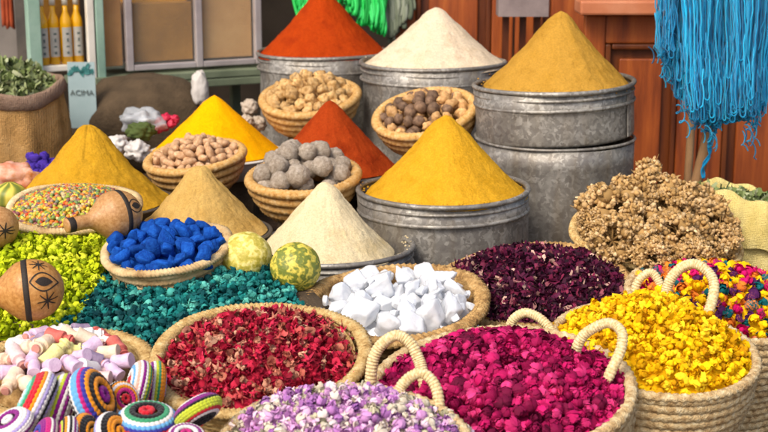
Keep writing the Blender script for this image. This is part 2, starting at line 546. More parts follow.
full_drum(334, 246, T_CREAM, 160, .14, 'shallow grey metal tub holding the cream cone', (317, 180), MT['cream'],
          'smooth cream coloured powder cone behind the two melons', 5.0, fill=.9, sink=.02, name='metal_tub')
stand(W(334, 246, T_CREAM), .2, W(334, 246, T_CREAM).z - .142)

def tray_cone(px, py, t, wpx, apex, mt, clabel, tlabel, seed, traymat='steel', **kw):
    """powder cone on a shallow metal dish"""
    c = W(px, py, t); rad = m(wpx, t) / 2
    ap = W(apex[0], apex[1], t)
    cone((ap.x, c.y, c.z), rad, ap.z - c.z + kw.get('tip', .02), mt, clabel, seed, **kw)
    e = empty('metal_dish', Vector((ap.x, c.y, c.z - .07)), tlabel, 'dish', 'shallow dishes under spice cones')
    a = rad * 1.06
    prof = [(0, 0), (a * .82, 0), (a * .88, .006), (a * .99, .062), (a * 1.0, .066), (a * .975, .064), (a * .86, .012), (0, .012)]
    v, f = lathe(prof, 72); MB().add(v, f).build('body', MT[traymat], e)
    v, f = ring(a * .995, .066, .006, .005, 90, 8); MB().add(v, f).build('rim', MT[traymat], e)
    stand(c, rad, c.z - .072)

MT['enamel'] = mat('dark_enamel', ['#33302c', '#4a443c', '#5d554a'], scale=8, rough=.5, bump=.1, spec=.5)
MT['white_enamel'] = mat('white_enamel', ['#cfc8b8', '#e0dacb', '#eae4d6'], scale=8, rough=.4, bump=.05, spec=.5)
tray_cone(216, 152, 4.75, 128, (216, 93), MT['turmeric'], 'vivid yellow orange turmeric cone behind the almond basket', 'white dish under the vivid turmeric cone', 6.0, 'white_enamel', tip=.012, concave=.02, lumps=.002)
tray_cone(334, 168, 4.4, 128, (331, 98), MT['paprika_dark'], 'smaller rust red paprika cone between nut baskets', 'dark dish under the smaller rust red cone', 7.0, 'enamel')
tray_cone(95, 200, 4.02, 150, (92, 122), MT['ochre'], 'rough ochre yellow cone behind the bowl of mixed seeds', 'dark dish under the ochre cone', 8.0, 'enamel', tip=.03, lumps=.006)
tray_cone(203, 230, 3.78, 130, (202, 164), MT['tan'], 'dull tan ginger cone behind the blue pigment basket', 'dark dish under the tan ginger cone', 9.0, 'enamel', tip=.026, lumps=.005)

# ------------------------------------------------------------------ baskets
# coiled bowl template, radius 1 at the rim
def coil_relief(nst, amp, tw, seed=0):
    def f(th, ph):
        return 1 + amp * np.sin(nst * th + tw * ph) + .03 * np.sin(3 * th + seed) + .03 * np.sin(7 * th + 2 * seed)
    return f
BOWL = []
for i in range(5):
    rr = [.97, .93, .86, .76, .62][i]
    zz = [0, -.165, -.33, -.49, -.62][i]
    v, f = ring(rr, zz, .084 if i else .1, .082 if i else .085, 200, 9, coil_relief(64 - 5 * i, .1, 2.6, i))
    v[:, 2] += .012 * np.sin(2 * np.arctan2(v[:, 1], v[:, 0]) + i)
    BOWL.append(mkmesh('coil', v, f, MT['straw_orange']))
v, f = lathe([(0, -.66), (.6, -.64), (.74, -.47), (.84, -.3), (.9, -.12)], 48)
BOWL_IN = mkmesh('lining', v, f, MT['straw_brown'])

def bowl(px, py, t, wpx, tx, ty, label):
    c = W(px, py, t); s = m(wpx, t) / 2 / 1.06
    e = empty('coiled_basket', frame(c, tx, ty, random.uniform(0, 360), s), label, 'basket', 'coiled straw nut baskets')
    for me in BOWL: link('coil', me, e)
    link('lining', BOWL_IN, e)
    stand(c, s * .7, c.z - s * .66 - math.sin(R(tx)) * s * .5)
    return frame(c, tx, ty), s

# wide shallow tray with a thick plaited rim
def tray(px, py, t, wpx, tx, ty, depth, label, mt='straw', rimw=.03, group='wide woven trays', rot=0, asp=1.0, taper=.7):
    c = W(px, py, t); a = m(wpx, t) / 2 - rimw * .5
    fr = frame(c, tx, ty, rot)
    e = empty('woven_tray', fr, label, 'basket', group)
    nrow = max(4, int(depth / .013))
    seed = random.uniform(0, 9)
    def weave(T, r, z):
        wob = .006 * np.sin(2 * T + seed) + .004 * np.sin(3 * T + 2 * seed)
        return r + wob + .0022 * np.sin(z / depth * PI * 2 * nrow) * (1 + .8 * np.sin(T * 90 + 2.5 * np.floor(z / depth * nrow))), z
    prof = []
    K = nrow * 4
    for i in range(K + 1):
        u = i / K
        prof.append((a * (taper + (1 - taper) * u ** .6), -depth + depth * u))
    v, f = lathe([(0, -depth)] + prof, 220, weave); MB().add(v, f).build('body', MT[mt], e)
    v, f = lathe([(0, -depth + .02)] + [(r * .96 - .004, z + .01) for r, z in prof[1:]][::3], 60); MB().add(v, f[:, ::-1]).build('lining', MT[mt], e)
    nst = int(2 * PI * a / (rimw * .4))
    def rope(th, ph):
        return 1 + .11 * np.sin(nst * th + 3 * ph) + .07 * np.sin(2 * nst * th + 5 * ph + np.sin(9 * th)) + .07 * np.sin(5 * th + seed) + .05 * np.sin(13 * th + 2 * seed + ph)
    v, f = ring(a, 0, rimw * .52, rimw * .4, max(240, nst * 8), 16, rope)
    T = np.arctan2(v[:, 1], v[:, 0])
    wob = .006 * np.sin(2 * T + seed) + .004 * np.sin(3 * T + 2 * seed)
    v[:, 0] += wob * np.cos(T); v[:, 1] += wob * np.sin(T)
    v[:, 2] += .004 * np.sin(3 * T + seed)
    MB().add(v, f).build('rim', MT[mt], e)
    stand(c, a * .7, c.z - depth - math.sin(R(abs(tx))) * a * .75)
    return fr, a

# deep tote basket of stitched palm braid, template radius 1
TOTE = []
NB = 15
for i in range(NB):
    zz = -.085 * i
    rr = 1.0 - .012 * i + .02 * math.sin(i * .5)
    nst = 62
    def br(th, ph, i=i):
        return 1 + .16 * np.sin(nst * th + 3.0 * np.sin(ph) + i * 1.3) + .06 * np.sin(2 * nst * th - 4 * np.sin(ph)) + .04 * np.sin(4 * th + i)
    v, f = ring(rr, zz, .034, .052, 372, 8, br)
    v[:, 2] += .006 * np.sin(3 * np.arctan2(v[:, 1], v[:, 0]) + i * .3)
    TOTE.append(mkmesh('braid', v, f, MT['straw_pale']))
v, f = ring(1.0, .045, .05, .04, 480, 10, lambda th, ph: 1 + .16 * np.sin(80 * th + 2.2 * ph) + .05 * np.sin(6 * th))
TOTE_RIM = mkmesh('rim', v, f, MT['straw_pale'])
v, f = lathe([(0, -1.2), (.8, -1.2), (.84, -1.1), (.95, 0)], 48)
TOTE_IN = mkmesh('lining', v, f, MT['straw_brown'])

def tote(px, py, t, wpx, tx, ty, label, handles):
    c = W(px, py, t); s = m(wpx, t) / 2 / 1.05
    fr = frame(c, tx, ty, 0, s)
    e = empty('palm_basket', fr, label, 'basket', 'handled palm baskets')
    inv = fr.inverted()
    for me in TOTE: link('braid', me, e)
    link('rim', TOTE_RIM, e); link('lining', TOTE_IN, e)
    for pts, rad in handles:
        path = spline([inv @ W(*p) for p in pts], 320)
        L = np.linalg.norm(np.diff(path, axis=0), axis=1).sum() * s
        k = L / .0062
        u = np.linspace(0, 1, 320)
        rr = rad / s * (1 + .16 * np.abs(np.sin(PI * k * u)) + .03 * np.sin(9 * u))
        v, f = tube(path, rr, 12)
        MB().add(v, f).build('handle', MT['cord'], e)
    stand(c, s * .8, c.z - s * 1.23)
    return frame(c, tx, ty), s

# ------------------------------------------------------------------ heaps
def poisson(Rr, d, n_try=9000, asp=1.0, keep=None):
    cell = d / math.sqrt(2)
    pts = np.zeros((0, 2))
    P = rng.uniform(-Rr, Rr, (n_try, 2))
    P = P[(P ** 2).sum(1) < Rr * Rr]
    out = []
    grid = {}
    for p in P:
        k = (int(p[0] // d), int(p[1] // d))
        ok = True
        for i in (-1, 0, 1):
            for j in (-1, 0, 1):
                for q in grid.get((k[0] + i, k[1] + j), ()):
                    if (q[0] - p[0]) ** 2 + (q[1] - p[1]) ** 2 < d * d: ok = False; break
                if not ok: break
            if not ok: break
        if ok:
            out.append(p); grid.setdefault(k, []).append(p)
    return np.array(out)

def dome(a, h, p=2.2, lump_=.15, fr=7.0, seed=0.0, z0=0.0, skew=(0, 0)):
    def s(x, y):
        r = math.hypot(x - skew[0] * a * .3 * (1 - min(1, math.hypot(x, y) / a)), y - skew[1] * a * .3 * (1 - min(1, math.hypot(x, y) / a))) / a
        return z0 + h * (1 - min(1.15, r) ** p) + h * lump_ * noise.noise(Vector((x * fr + seed, y * fr, seed)))
    return s

def rot_rand(full=True, up=.0):
    if full:
        q = rng.normal(size=4); q /= np.linalg.norm(q)
        from mathutils import Quaternion
        return Quaternion(q).to_matrix().to_4x4()
    return Euler((random.gauss(0, up), random.gauss(0, up), random.uniform(0, 2 * PI))).to_matrix().to_4x4()

def mound(name, fr, a, surf, drop, mt, label, cat, extra=None, tint=.5, n=72, k=28, keep=None):
    """one uncountable mass: the lumpy body of a heap and its small loose bits"""
    mb = MB()
    vs = []
    for i in range(n):
        th = 2 * PI * i / n
        for j in range(k):
            r = a * j / (k - 1)
            x, y = r * math.cos(th), r * math.sin(th)
            low = .07 if keep and not keep(fr @ Vector((x, y, surf(x, y)))) else 0
            vs.append((x, y, surf(x, y) - low - drop + drop * .9 * noise.noise(Vector((x, y, 0)) * (1.2 / drop))))
    mb.add(np.array(vs), gridfaces(n, k, cu=True), tint)
    if extra:
        for v, f, M4, ti in extra:
            A = np.array(M4)
            mb.add(v @ A[:3, :3].T + A[:3, 3], f, ti)
    o = mb.build(name, mt, None, True, True)
    o.matrix_basis = fr
    return tag(o, label, cat, None, 'stuff')

def inside(p, pad=6):
    x, y, t = proj(p)
    return -pad < x < 768 + pad and -pad < y < 432 + pad

def heap(fr, a, surf, meshes, size, name, labelf, cat, group, tintf, mt, massname, masslabel, sub=True, spacing=.8, cap=300, svar=.18,
         drop=.5, orient='full', extra_small=0, lift=.0, keep=None):
    """individual pieces over a heap; meshes = list of (v, f) of radius about 1; size = radius in metres"""
    pts = poisson(a, size * 2 * spacing)
    pieces = []
    for x, y in pts:
        if keep and not keep(fr @ Vector((x, y, surf(x, y)))): continue
        s = size * random.uniform(1 - svar, 1 + svar)
        z = surf(x, y) - size * random.uniform(.1, .5) + lift * size
        M4 = Matrix.Translation((x, y, z)) @ rot_rand(orient == 'full', .5) @ Matrix.Scale(s, 4)
        pieces.append((M4, random.randrange(len(meshes)), tintf()))
    datas = []
    for v, f in meshes:
        datas.append(mkmesh(name, v, f, mt))
    vis = [q for q in pieces if inside(fr @ q[0].translation)]
    rest = [q for q in pieces if not inside(fr @ q[0].translation)]
    vis.sort(key=lambda q: proj(fr @ q[0].translation)[2])
    rest += vis[cap:]
    for M4, k, ti in vis[:cap]:
        o = link(name, datas[k], None, fr @ M4)
        o['tint'] = ti
        tag(o, labelf(ti) if callable(labelf) else labelf, cat, group(ti) if callable(group) else group)
    ex = [(meshes[k][0], meshes[k][1], M4, ti) for M4, k, ti in rest]
    if sub:
        for x, y in poisson(a * .98, size * 2 * spacing * .95):
            if keep and not keep(fr @ Vector((x, y, surf(x, y)))): continue
            z = surf(x, y) - size * random.uniform(1.0, 1.7)
            k = random.randrange(len(meshes))
            ex.append((meshes[k][0], meshes[k][1], Matrix.Translation((x, y, z)) @ rot_rand() @ Matrix.Scale(size * .95, 4), tintf()))
    if massname:
        mound(massname, fr, a, surf, size * (1.6 + drop), mt, masslabel, cat, ex, .25, keep=keep)
    return len(vis)

def pile(fr, spots, meshes, name, labelf, cat, group):
    """countable big pieces at explicit (x, y, z, size, tint) spots; meshes are linked data"""
    for x, y, z, s, k in spots:
        M4 = Matrix.Translation((x, y, z)) @ rot_rand() @ Matrix.Scale(s, 4)
        o = link(name, meshes[k], None, fr @ M4)
        tag(o, labelf(k) if callable(labelf) else labelf, cat, group(k) if callable(group) else group)

# ------------------------------------------------------------------ flower and piece shapes (radius about 1)
def petal(th0, wid, ph0, ph1, r0, r1, curl=.0, nu=4, nv=4, seed=0):
    vs = []
    for i in range(nu):
        u = i / (nu - 1) * 2 - 1
        for j in range(nv):
            s = j / (nv - 1)
            ph = ph0 + (ph1 - ph0) * s
            wd = wid * (math.sin(PI * (.12 + .78 * s)) ** .7)
            th = th0 + u * wd
            r = r0 + (r1 - r0) * s + curl * s * s * (1 + .4 * u * u) + .13 * noise.noise(Vector((u * 2.6 + seed, s * 4, seed)))
            vs.append((r * math.sin(ph) * math.cos(th), r * math.sin(ph) * math.sin(th), -r * math.cos(ph)))
    return np.array(vs), gridfaces(nu, nv)

def rosebud(seed, layers=3, opened=.15, more=0, narrow=.75):
    r = random.Random(seed)
    mb = MB()
    v, f = lump(1, (.55, .55, .7), .2, 2, seed)
    mb.add(v, f)
    for L in range(layers):
        n = 4 + (L % 2) + more
        for i in range(n):
            th = 2 * PI * i / n + L * .7 + r.uniform(-.3, .3)
            v, f = petal(th, narrow + r.uniform(-.1, .2), .15, PI * (.78 - .1 * L) + r.uniform(-.2, .2), .62 + .13 * L, .7 + .16 * L + r.uniform(-.05, .15), r.uniform(-.05, opened), 4, 4, seed + i + L * 7)
            mb.add(v, f)
    return mb.arrays()

def pompom(seed, n=7, sub=1, frill=5):
    r = random.Random(seed)
    mb = MB()
    for i in range(n):
        d = Vector((r.gauss(0, 1), r.gauss(0, 1), r.gauss(0, 1))).normalized() * r.uniform(.2, .62)
        s = r.uniform(.34, .58)
        v, f = lump(sub, (s, s, s * r.uniform(.8, 1.2)), .45, 1.8, seed + i * 2.3)
        mb.add(v + np.array(d), f)
    for i in range(frill):
        v, f = petal(r.uniform(0, 6.28), .45, .3, 1.9, .5, 1.05, r.uniform(-.1, .3), 3, 4, seed + i)
        q = rot_rand()
        mb.add(v @ np.array(q)[:3, :3].T, f)
    return mb.arrays()

def globe(seed, ribs=9):
    r = random.Random(seed)
    v, f = ICO[2]
    th = np.arctan2(v[:, 1], v[:, 0])
    s = .84 * (1 + .09 * np.cos(ribs * th) * (1 - v[:, 2] ** 2))
    mb = MB(); mb.add(v * s[:, None] * np.array([1, 1, r.uniform(.9, 1.15)]), f)
    for i in range(6):
        vv, ff = petal(i * 1.05, .32, 2.3, 2.95, .8, 1.15, .15, 3, 3, seed + i)
        mb.add(vv, ff)
    return mb.arrays()

def scrap(seed, n=4):
    """crumpled dried petals held together"""
    r = random.Random(seed)
    mb = MB()
    for i in range(n):
        nu, nv = 5, 5
        vs = []
        w_ = r.uniform(.3, .65); l_ = r.uniform(.7, 1.3); cu = r.uniform(.4, 1.4)
        for a in range(nu):
            u = a / (nu - 1) * 2 - 1
            for b in range(nv):
                s = b / (nv - 1)
                ww = w_ * math.sin(PI * (.1 + .75 * s)) ** .8
                x = u * ww; y = (s - .3) * l_
                z = cu * (u * u * .5 * ww + .35 * s * s) + .4 * noise.noise(Vector((x * 2.6 + seed, y * 2.6, i)))
                vs.append((x, y, z))
        q = rot_rand()
        mb.add(np.array(vs) @ np.array(q)[:3, :3].T + rng.normal(0, .16, 3), gridfaces(nu, nv))
    return mb.arrays()

def calyx(seed):
    """dried rose hip with five long curling sepals"""
    r = random.Random(seed)
    mb = MB()
    v, f = lump(1, (.36, .36, .45), .2, 2, seed); mb.add(v, f)
    for i in range(5):
        th = i * 2 * PI / 5 + r.uniform(-.2, .2)
        vs = []
        L = r.uniform(.8, 1.25); cu = r.uniform(-.4, .7)
        for b in range(5):
            s = b / 4
            for u in (-1, 0, 1):
                wd = .2 * (1 - s) ** .7 + .01
                rr = .3 + L * s
                vs.append((rr * math.cos(th) - u * wd * math.sin(th), rr * math.sin(th) + u * wd * math.cos(th), cu * s * s - .06 * abs(u)))
        mb.add(np.array(vs), gridfaces(5, 3))
    return mb.arrays()

# ------------------------------------------------------------------ nut baskets
MT['walnut'] = mat('gall_nut', ['#9c7640', '#ba9054', '#d0ac74', '#84643c'], scale=1.6, rough=.6, bump=.3, bscale=6, objvar=.22, spec=.35)
MT['nut_grey'] = mat('grey_nut', ['#584234', '#785e48', '#90745a'], scale=1.8, rough=.65, bump=.35, bscale=6, objvar=.25, spec=.3)
MT['nut_tan'] = mat('tan_nut', ['#a97a48', '#c79a62', '#dcb782'], scale=1.8, rough=.55, bump=.25, bscale=6, objvar=.2, spec=.35)
MT['almond'] = mat('almond', ['#a87c54', '#c49a70', '#d8b690'], scale=2, rough=.65, bump=.2, bscale=7, objvar=.16, spec=.4)
MT['stone'] = mat('rough_grey_ball', ['#9c8c7a', '#b8a996', '#d0c3b2'], scale=3, rough=.95, bump=.9, bscale=11, objvar=.1, spec=.1)

def nutspots(a, h, size, nk, layers=2, spacing=.86, p=2.0, z0=-.01):
    out = []
    s_ = dome(a, h, p, .12, 9, random.uniform(0, 9), z0)
    for l in range(layers):
        for x, y in poisson(a - size * .5, size * 2 * spacing):
            out.append((x, y, s_(x, y) - l * size * 1.25, size * random.uniform(.85, 1.15), random.randrange(nk)))
    return out

def bank(fn, n, mt, name):
    return [mkmesh(name, *fn(i), mt) for i in range(n)]

fr, s = bowl(310, 97, 4.84, 103, 14, -4, 'coiled straw basket of pale round nuts below the red drum')
ms = bank(lambda i: lump(3, (1, .86, 1.16), .42, 1.6, i * 3.1, 4), 5, MT['walnut'], 'round_nut')
pile(fr, nutspots(s * .9, .075, m(6.1, 4.8), 5, 2, .78), ms, 'round_nut', 'pale yellow brown round nut heaped in the basket below the red drum', 'nut', 'round nuts in the rear basket')
fr, s = bowl(425, 113, 4.5, 108, 17, -11, 'coiled straw basket of mixed brown nutmegs behind the mustard cone')
ms = bank(lambda i: lump(3, (.82, .78, 1.2), .3, 1.8, i * 2.7, 4), 3, MT['nut_tan'], 'nutmeg') + bank(lambda i: lump(2, (.9, .9, 1.1), .25, 2, 5 + i * 2.7, 3), 2, MT['nut_grey'], 'nutmeg')
pile(fr, nutspots(s * .9, .05, m(6.4, 4.4), 5, 2, .84), ms, 'nutmeg',
     lambda k: 'dark greyish nutmeg in the basket behind the mustard cone' if k > 2 else 'tan oval nutmeg in the basket behind the mustard cone', 'nut',
     lambda k: 'dark nutmegs in the basket' if k > 2 else 'tan nutmegs in the basket')
fr, s = bowl(303, 176, 4.06, 117, 9, -3, 'coiled straw basket of rough grey balls behind the cream cone')
ms = bank(lambda i: lump(3, (1, 1, .97), .17, 3.6, i * 3.3, 5), 5, MT['stone'], 'rough_ball')
pile(fr, nutspots(s * .84, .075, m(10.3, 4.05), 5, 2, .84, z0=.004), ms, 'rough_ball', 'rough grey clay-like ball heaped in the coiled basket', 'ball', 'rough grey balls in the basket')
fr, s = bowl(195, 157, 4.3, 104, 8, -6, 'coiled straw basket of pinkish almonds before the turmeric cone')
ms = bank(lambda i: lump(2, (.72, .62, 1.2), .1, 1.3, i * 2.2, 3), 5, MT['almond'], 'almond')
pile(fr, nutspots(s * .92, .06, m(6.0, 4.25), 5, 2, .7), ms, 'almond', 'pinkish tan almond heaped before the turmeric cone', 'nut', 'almonds in the coiled basket')

# ------------------------------------------------------------------ salt crystals, blue pigment
MT['salt'] = mat('crystal_salt', ['#e4e9f0', '#eff2f6', '#f8f9fb'], scale=1.6, rough=.16, bump=.25, bscale=3.0, sss=.9, trans=.25, spec=.5, objvar=.05)
fr, a = tray(396, 304, 3.2, 192, 8, -2, .13, 'brown straw basket heaped with large clear white crystals', 'straw_brown', .034)
ms = [mkmesh('salt_crystal', *chunk(40 + i, 9, (1, .82, .62), 44, 4, .045, 2.6), MT['salt'], True) for i in range(7)]
sp = []
sf = dome(a, .06, 2.2, .1, 8, 3.3, -.022)
for l in range(2):
    for x, y in poisson(a * (.72 - .2 * l), .05):
        sp.append((x, y, sf(x, y) - l * .03, random.uniform(.03, .054), random.randrange(7)))
for x, y in poisson(a * .9, .034):
    if random.random() < .5: sp.append((x, y, sf(x, y) + .006, random.uniform(.012, .022), random.randrange(7)))
pile(fr, sp, ms, 'salt_crystal', 'clear white salt crystal heaped in the brown straw basket', 'crystal', 'white salt crystals')
mound('salt_crumbs', fr, a * .93, sf, .03, MT['salt'], 'white crumbled salt under the crystals in the brown basket', 'salt')

MT['indigo'] = mat('blue_pigment', ['#0a3688', '#114a9e', '#1f5cb2'], scale=2.5, rough=.85, bump=.5, bscale=9, spec=.15, objvar=.2)
fr, a = tray(167, 249, 3.3, 131, 9, -3, .075, 'pale straw bowl of bright blue pigment lumps', 'straw_pale', .022, taper=.86)
ms = [mkmesh('pigment_lump', *chunk(80 + i, 8, (1, .8, .6), 22, 3, .07, 3.5), MT['indigo'], True) for i in range(7)]
sp = []
sf = dome(a, .022, 2.0, .15, 9, 1.3, -.01)
for l in range(2):
    for x, y in poisson(a * .9, .036):
        sp.append((x, y, sf(x, y) + .019 - l * .016, random.uniform(.02, .032), random.randrange(7)))
pile(fr, sp, ms, 'pigment_lump', 'bright ultramarine blue pigment lump in the pale straw bowl', 'pigment', 'blue pigment lumps')
mound('pigment_dust', fr, a * .8, sf, .012, MT['indigo'], 'blue pigment dust under the lumps in the straw bowl', 'pigment')

# ------------------------------------------------------------------ flowers in baskets
MT['magenta'] = mat('magenta_rosebud', ['#5a0a2c', '#960f48', '#b8155a', '#d43c78'], tint=True, scale=3, rough=.75, island=.28, spec=.15, tintmap=[0, .3, .65, 1])
MT['yellow'] = mat('yellow_flower', ['#b98206', '#dca805', '#efc40c', '#f6d42a'], tint=True, scale=3, rough=.8, island=.2, spec=.12, tintmap=[0, .25, .6, 1])
MT['mixed'] = mat('mixed_flower', ['#efbe0c', '#efbe0c', '#c4135e', '#c4135e', '#0f5a5e', '#0f5a5e', '#dd7a28', '#dd7a28', '#4a1c4c', '#4a1c4c'], tint=True, scale=3, rough=.8, island=.22, spec=.12,
                  tintmap=[0, .28, .32, .5, .53, .66, .69, .83, .86, 1])
MT['lavender'] = mat('lilac_bud', ['#8f5a9c', '#b97fb8', '#d6a6cc', '#ead2dc', '#d8ccb8', '#aca686'], tint=True, scale=3, rough=.8, island=.22, spec=.12, tintmap=[0, .22, .42, .58, .75, 1])
MT['teal'] = mat('teal_pod', ['#073438', '#0e5a5a', '#187a74', '#58ac9c'], tint=True, scale=3, rough=.75, island=.3, spec=.2, tintmap=[0, .35, .7, 1])
MT['lime'] = mat('lime_flower', ['#76860e', '#a3b312', '#c2cc1e', '#d8da3a'], tint=True, scale=3, rough=.8, island=.22, spec=.12, tintmap=[0, .3, .65, 1])
MT['rose'] = mat('dried_rose', ['#701424', '#a81a34', '#c8304e', '#a85a48', '#c4967a'], tint=True, scale=2.5, rough=.75, island=.3, spec=.15, tintmap=[0, .25, .55, .78, 1])
MT['hibiscus'] = mat('hibiscus', ['#220716', '#3a0c26', '#561236', '#7a2440', '#d6ad9a'], tint=True, scale=2.5, rough=.7, island=.35, spec=.2, tintmap=[0, .3, .6, .9, 1])
MT['strawflower'] = mat('tan_dried_flower', ['#84663c', '#ab8854', '#bd9c6c', '#d0b68c'], tint=True, scale=3, rough=.85, island=.25, spec=.1)
MT['seeds'] = mat('mixed_seeds', ['#c23b1c', '#d98a2a', '#e6c84a', '#7d9a3a', '#6a7c60', '#8a3f50', '#d9c68a'], tint=True, scale=2, rough=.5, spec=.3)
MT['herb'] = mat('green_herb', ['#46522c', '#6c7a46', '#8f9a68', '#b0b48e'], tint=True, scale=2, rough=.85, island=.2, spec=.1)
MT['purple'] = mat('purple_pigment', ['#2a1466', '#3d2090', '#5030a8'], scale=2, rough=.8, bump=.4, bscale=8)

def u(): return random.random()

# magenta basket
fr, s = tote(500, 394, 2.78, 272, 9, -4, 'wide palm basket of magenta rosebuds at the front', [
    ([(370, 396, 2.78), (371, 376, 2.77), (374, 357, 2.765), (383, 343, 2.76), (397, 335.5, 2.755), (410, 343, 2.75), (418, 358, 2.745), (422, 371, 2.74), (426, 395, 2.735)], .0105),
    ([(574, 362, 2.83), (577, 347, 2.81), (584, 335, 2.8), (595, 327.5, 2.79), (607, 323, 2.78), (617, 326.5, 2.77), (622.5, 336, 2.76), (620, 352, 2.755), (612, 369, 2.75), (604, 388, 2.75)], .0095)])
mb_ = [rosebud(i, 4, .16, 3, .42) for i in range(9)] + [rosebud(40 + i, 3, .4, 2, .5) for i in range(3)]
heap(fr, s * .97, dome(s, .085, 2.4, .13, 9, 2.0, .0), mb_, .0108, 'magenta_rosebud', 'dried magenta rosebud heaped in the wide front palm basket', 'rosebud', 'magenta rosebuds in the front basket', u,
     MT['magenta'], 'magenta_rosebud_heap', 'deeper magenta rosebuds filling the wide front palm basket', spacing=.78, svar=.32)
# yellow basket
fr, s = tote(653, 352, 2.98, 212, 9, 3, 'palm basket of bright yellow dried flowers', [
    ([(511, 352, 3.08), (510, 332, 3.07), (513, 320, 3.06), (524, 313, 3.05), (536, 316, 3.04), (547, 325, 3.03), (553, 336, 3.02), (559, 348, 3.0), (566, 362, 2.98)], .0095),
    ([(666, 300, 3.16), (667, 288, 3.16), (672.5, 276, 3.155), (683, 266.5, 3.15), (695.5, 264, 3.14), (708, 272, 3.13), (714, 284, 3.12), (712, 301, 3.11), (706, 318, 3.1), (700, 332, 3.09)], .0105)])
mb_ = [pompom(i, 7, 1, 6) for i in range(8)] + [pompom(50 + i, 4, 1, 12) for i in range(3)]
heap(fr, s * .98, dome(s, .1, 2.2, .14, 9, 5.0, .0, (-.1, .3)), mb_, .0115, 'yellow_flower', 'bright yellow dried flower heaped in its palm basket', 'flower', 'yellow flowers in the palm basket', u,
     MT['yellow'], 'yellow_flower_heap', 'mass of yellow flowers filling the palm basket below', spacing=.78, svar=.3)
# mixed colours basket
fr, s = tote(722, 303, 3.36, 196, 9, 4, 'tall palm basket of many coloured dried flowers by the sack', [
    ([(632, 308, 3.36), (634, 294, 3.36), (639, 280, 3.355), (650, 272.5, 3.35), (658, 280, 3.345), (662, 293, 3.34), (664, 306, 3.34)], .0095)])
def mixc(ti):
    return 'golden yellow' if ti < .3 else 'magenta' if ti < .515 else 'teal' if ti < .675 else 'orange' if ti < .845 else 'dark purple'
mb_ = [pompom(20 + i, 6, 1, 6) for i in range(4)] + [rosebud(30 + i, 3, .2) for i in range(3)]
heap(fr, s * .98, dome(s, .075, 2.2, .12, 9, 7.0), mb_, .0135, 'mixed_flower', lambda t: mixc(t) + ' dried flower in the basket of many colours', 'flower', lambda t: mixc(t) + ' flowers in the mixed basket', u,
     MT['mixed'], 'mixed_flower_heap', 'many coloured flowers filling the tall palm basket below', spacing=.82)
# lilac basket
fr, s = tote(345, 452, 2.46, 262, 8, 0, 'palm basket of lilac and white buds, cut by the picture edge', [
    ([(394, 404, 2.62), (398, 393, 2.62), (403, 384, 2.62), (412, 376, 2.615), (422, 373, 2.61), (431.5, 380, 2.605), (437, 391, 2.6), (439, 405, 2.595), (440, 418, 2.59)], .0095)])
mb_ = [rosebud(60 + i, 3, .35, 2, .45) for i in range(3)] + [scrap(70 + i, 5) for i in range(4)] + [calyx(75)]
heap(fr, s * 1.1, dome(s, .075, 2.2, .12, 10, 9.0, .012), mb_, .0092, 'lilac_bud', lambda t: ('purple' if t < .32 else 'pale lilac' if t < .65 else 'greenish') + ' dried bud in the front basket of lilac buds', 'bud',
     lambda t: ('purple' if t < .32 else 'pale lilac' if t < .65 else 'greenish') + ' buds in the front basket', u,
     MT['lavender'], 'lilac_bud_heap', 'smaller lilac and white buds filling the front basket', spacing=.78)
# red roses tray
fr, a = tray(259, 357, 2.88, 220, 13, -1, .12, 'wide straw tray of dried red rose petals', 'straw', .027)
def roset():
    x = random.random()
    return x * .95 if x < .58 else random.uniform(.66, 1)
mb_ = [scrap(i, 6) for i in range(5)] + [calyx(9), calyx(11), calyx(12)]
heap(fr, a * .96, dome(a, .06, 2.2, .2, 10, 4.0, -.008), mb_, .0135, 'dried_rose', 'crumpled dried red rose heaped in the wide straw tray', 'rose', 'dried roses in the straw tray', roset,
     MT['rose'], 'dried_rose_heap', 'smaller crumbled rose petals filling the wide straw tray', spacing=.58)
# teal pods, lime flowers: spread on cloths laid over low boards
def spread(px, py, t, wpx, tx, ty, label):
    c = W(px, py, t); a = m(wpx, t) / 2
    fr = frame(c, tx, ty)
    v, f = lathe([(a * i / 8, -.012 - (.05 if i == 8 else 0)) for i in range(9)], 60, lambda T, r, z: (r * (1 + .03 * np.sin(5 * T)), z + .006 * np.sin(7 * T) * r / a))
    o = MB().add(v, f).build('cloth_mat', MT['burlap_dark']); o.matrix_basis = fr
    tag(o, label, 'cloth')
    stand(c, a * .95, c.z - .05 - a * .1)
    return fr, a
ROSE = W(259, 357, 2.88); SALT = W(396, 304, 3.2); BOT = W(62, 374, 2.86); IND = W(167, 251, 3.3)
def clear(p, extra=()):
    for c, r in ((ROSE, .235), (SALT, .225), (BOT, .2), (IND, .105)) + tuple(extra):
        if (p.x - c.x) ** 2 + (p.y - c.y) ** 2 < r * r: return False
    return True
TEALC = W(196, 306, 3.16)
fr, a = spread(196, 306, 3.16, 270, 10, -1, 'dark cloth under the teal pods')
mb_ = [globe(1, 8)] + [pompom(90 + i, 9, 1, 14) for i in range(7)]
heap(fr, a * 1.02, dome(a, .036, 2.0, .2, 9, 6.0, .0), mb_, .0112, 'teal_pod', 'teal dyed dried pod spread before the melons', 'dried pod', 'teal pods spread on the cloth', u,
     MT['teal'], 'teal_pod_heap', 'mass of teal dyed pods under the upper ones', spacing=.8, svar=.32, keep=clear)
fr, a = spread(56, 276, 3.32, 236, 10, 3, 'dark cloth under the lime green flowers')
mb_ = [pompom(110 + i, 6, 1, 7) for i in range(6)] + [pompom(120 + i, 9, 1, 3) for i in range(3)] + [scrap(125, 6)]
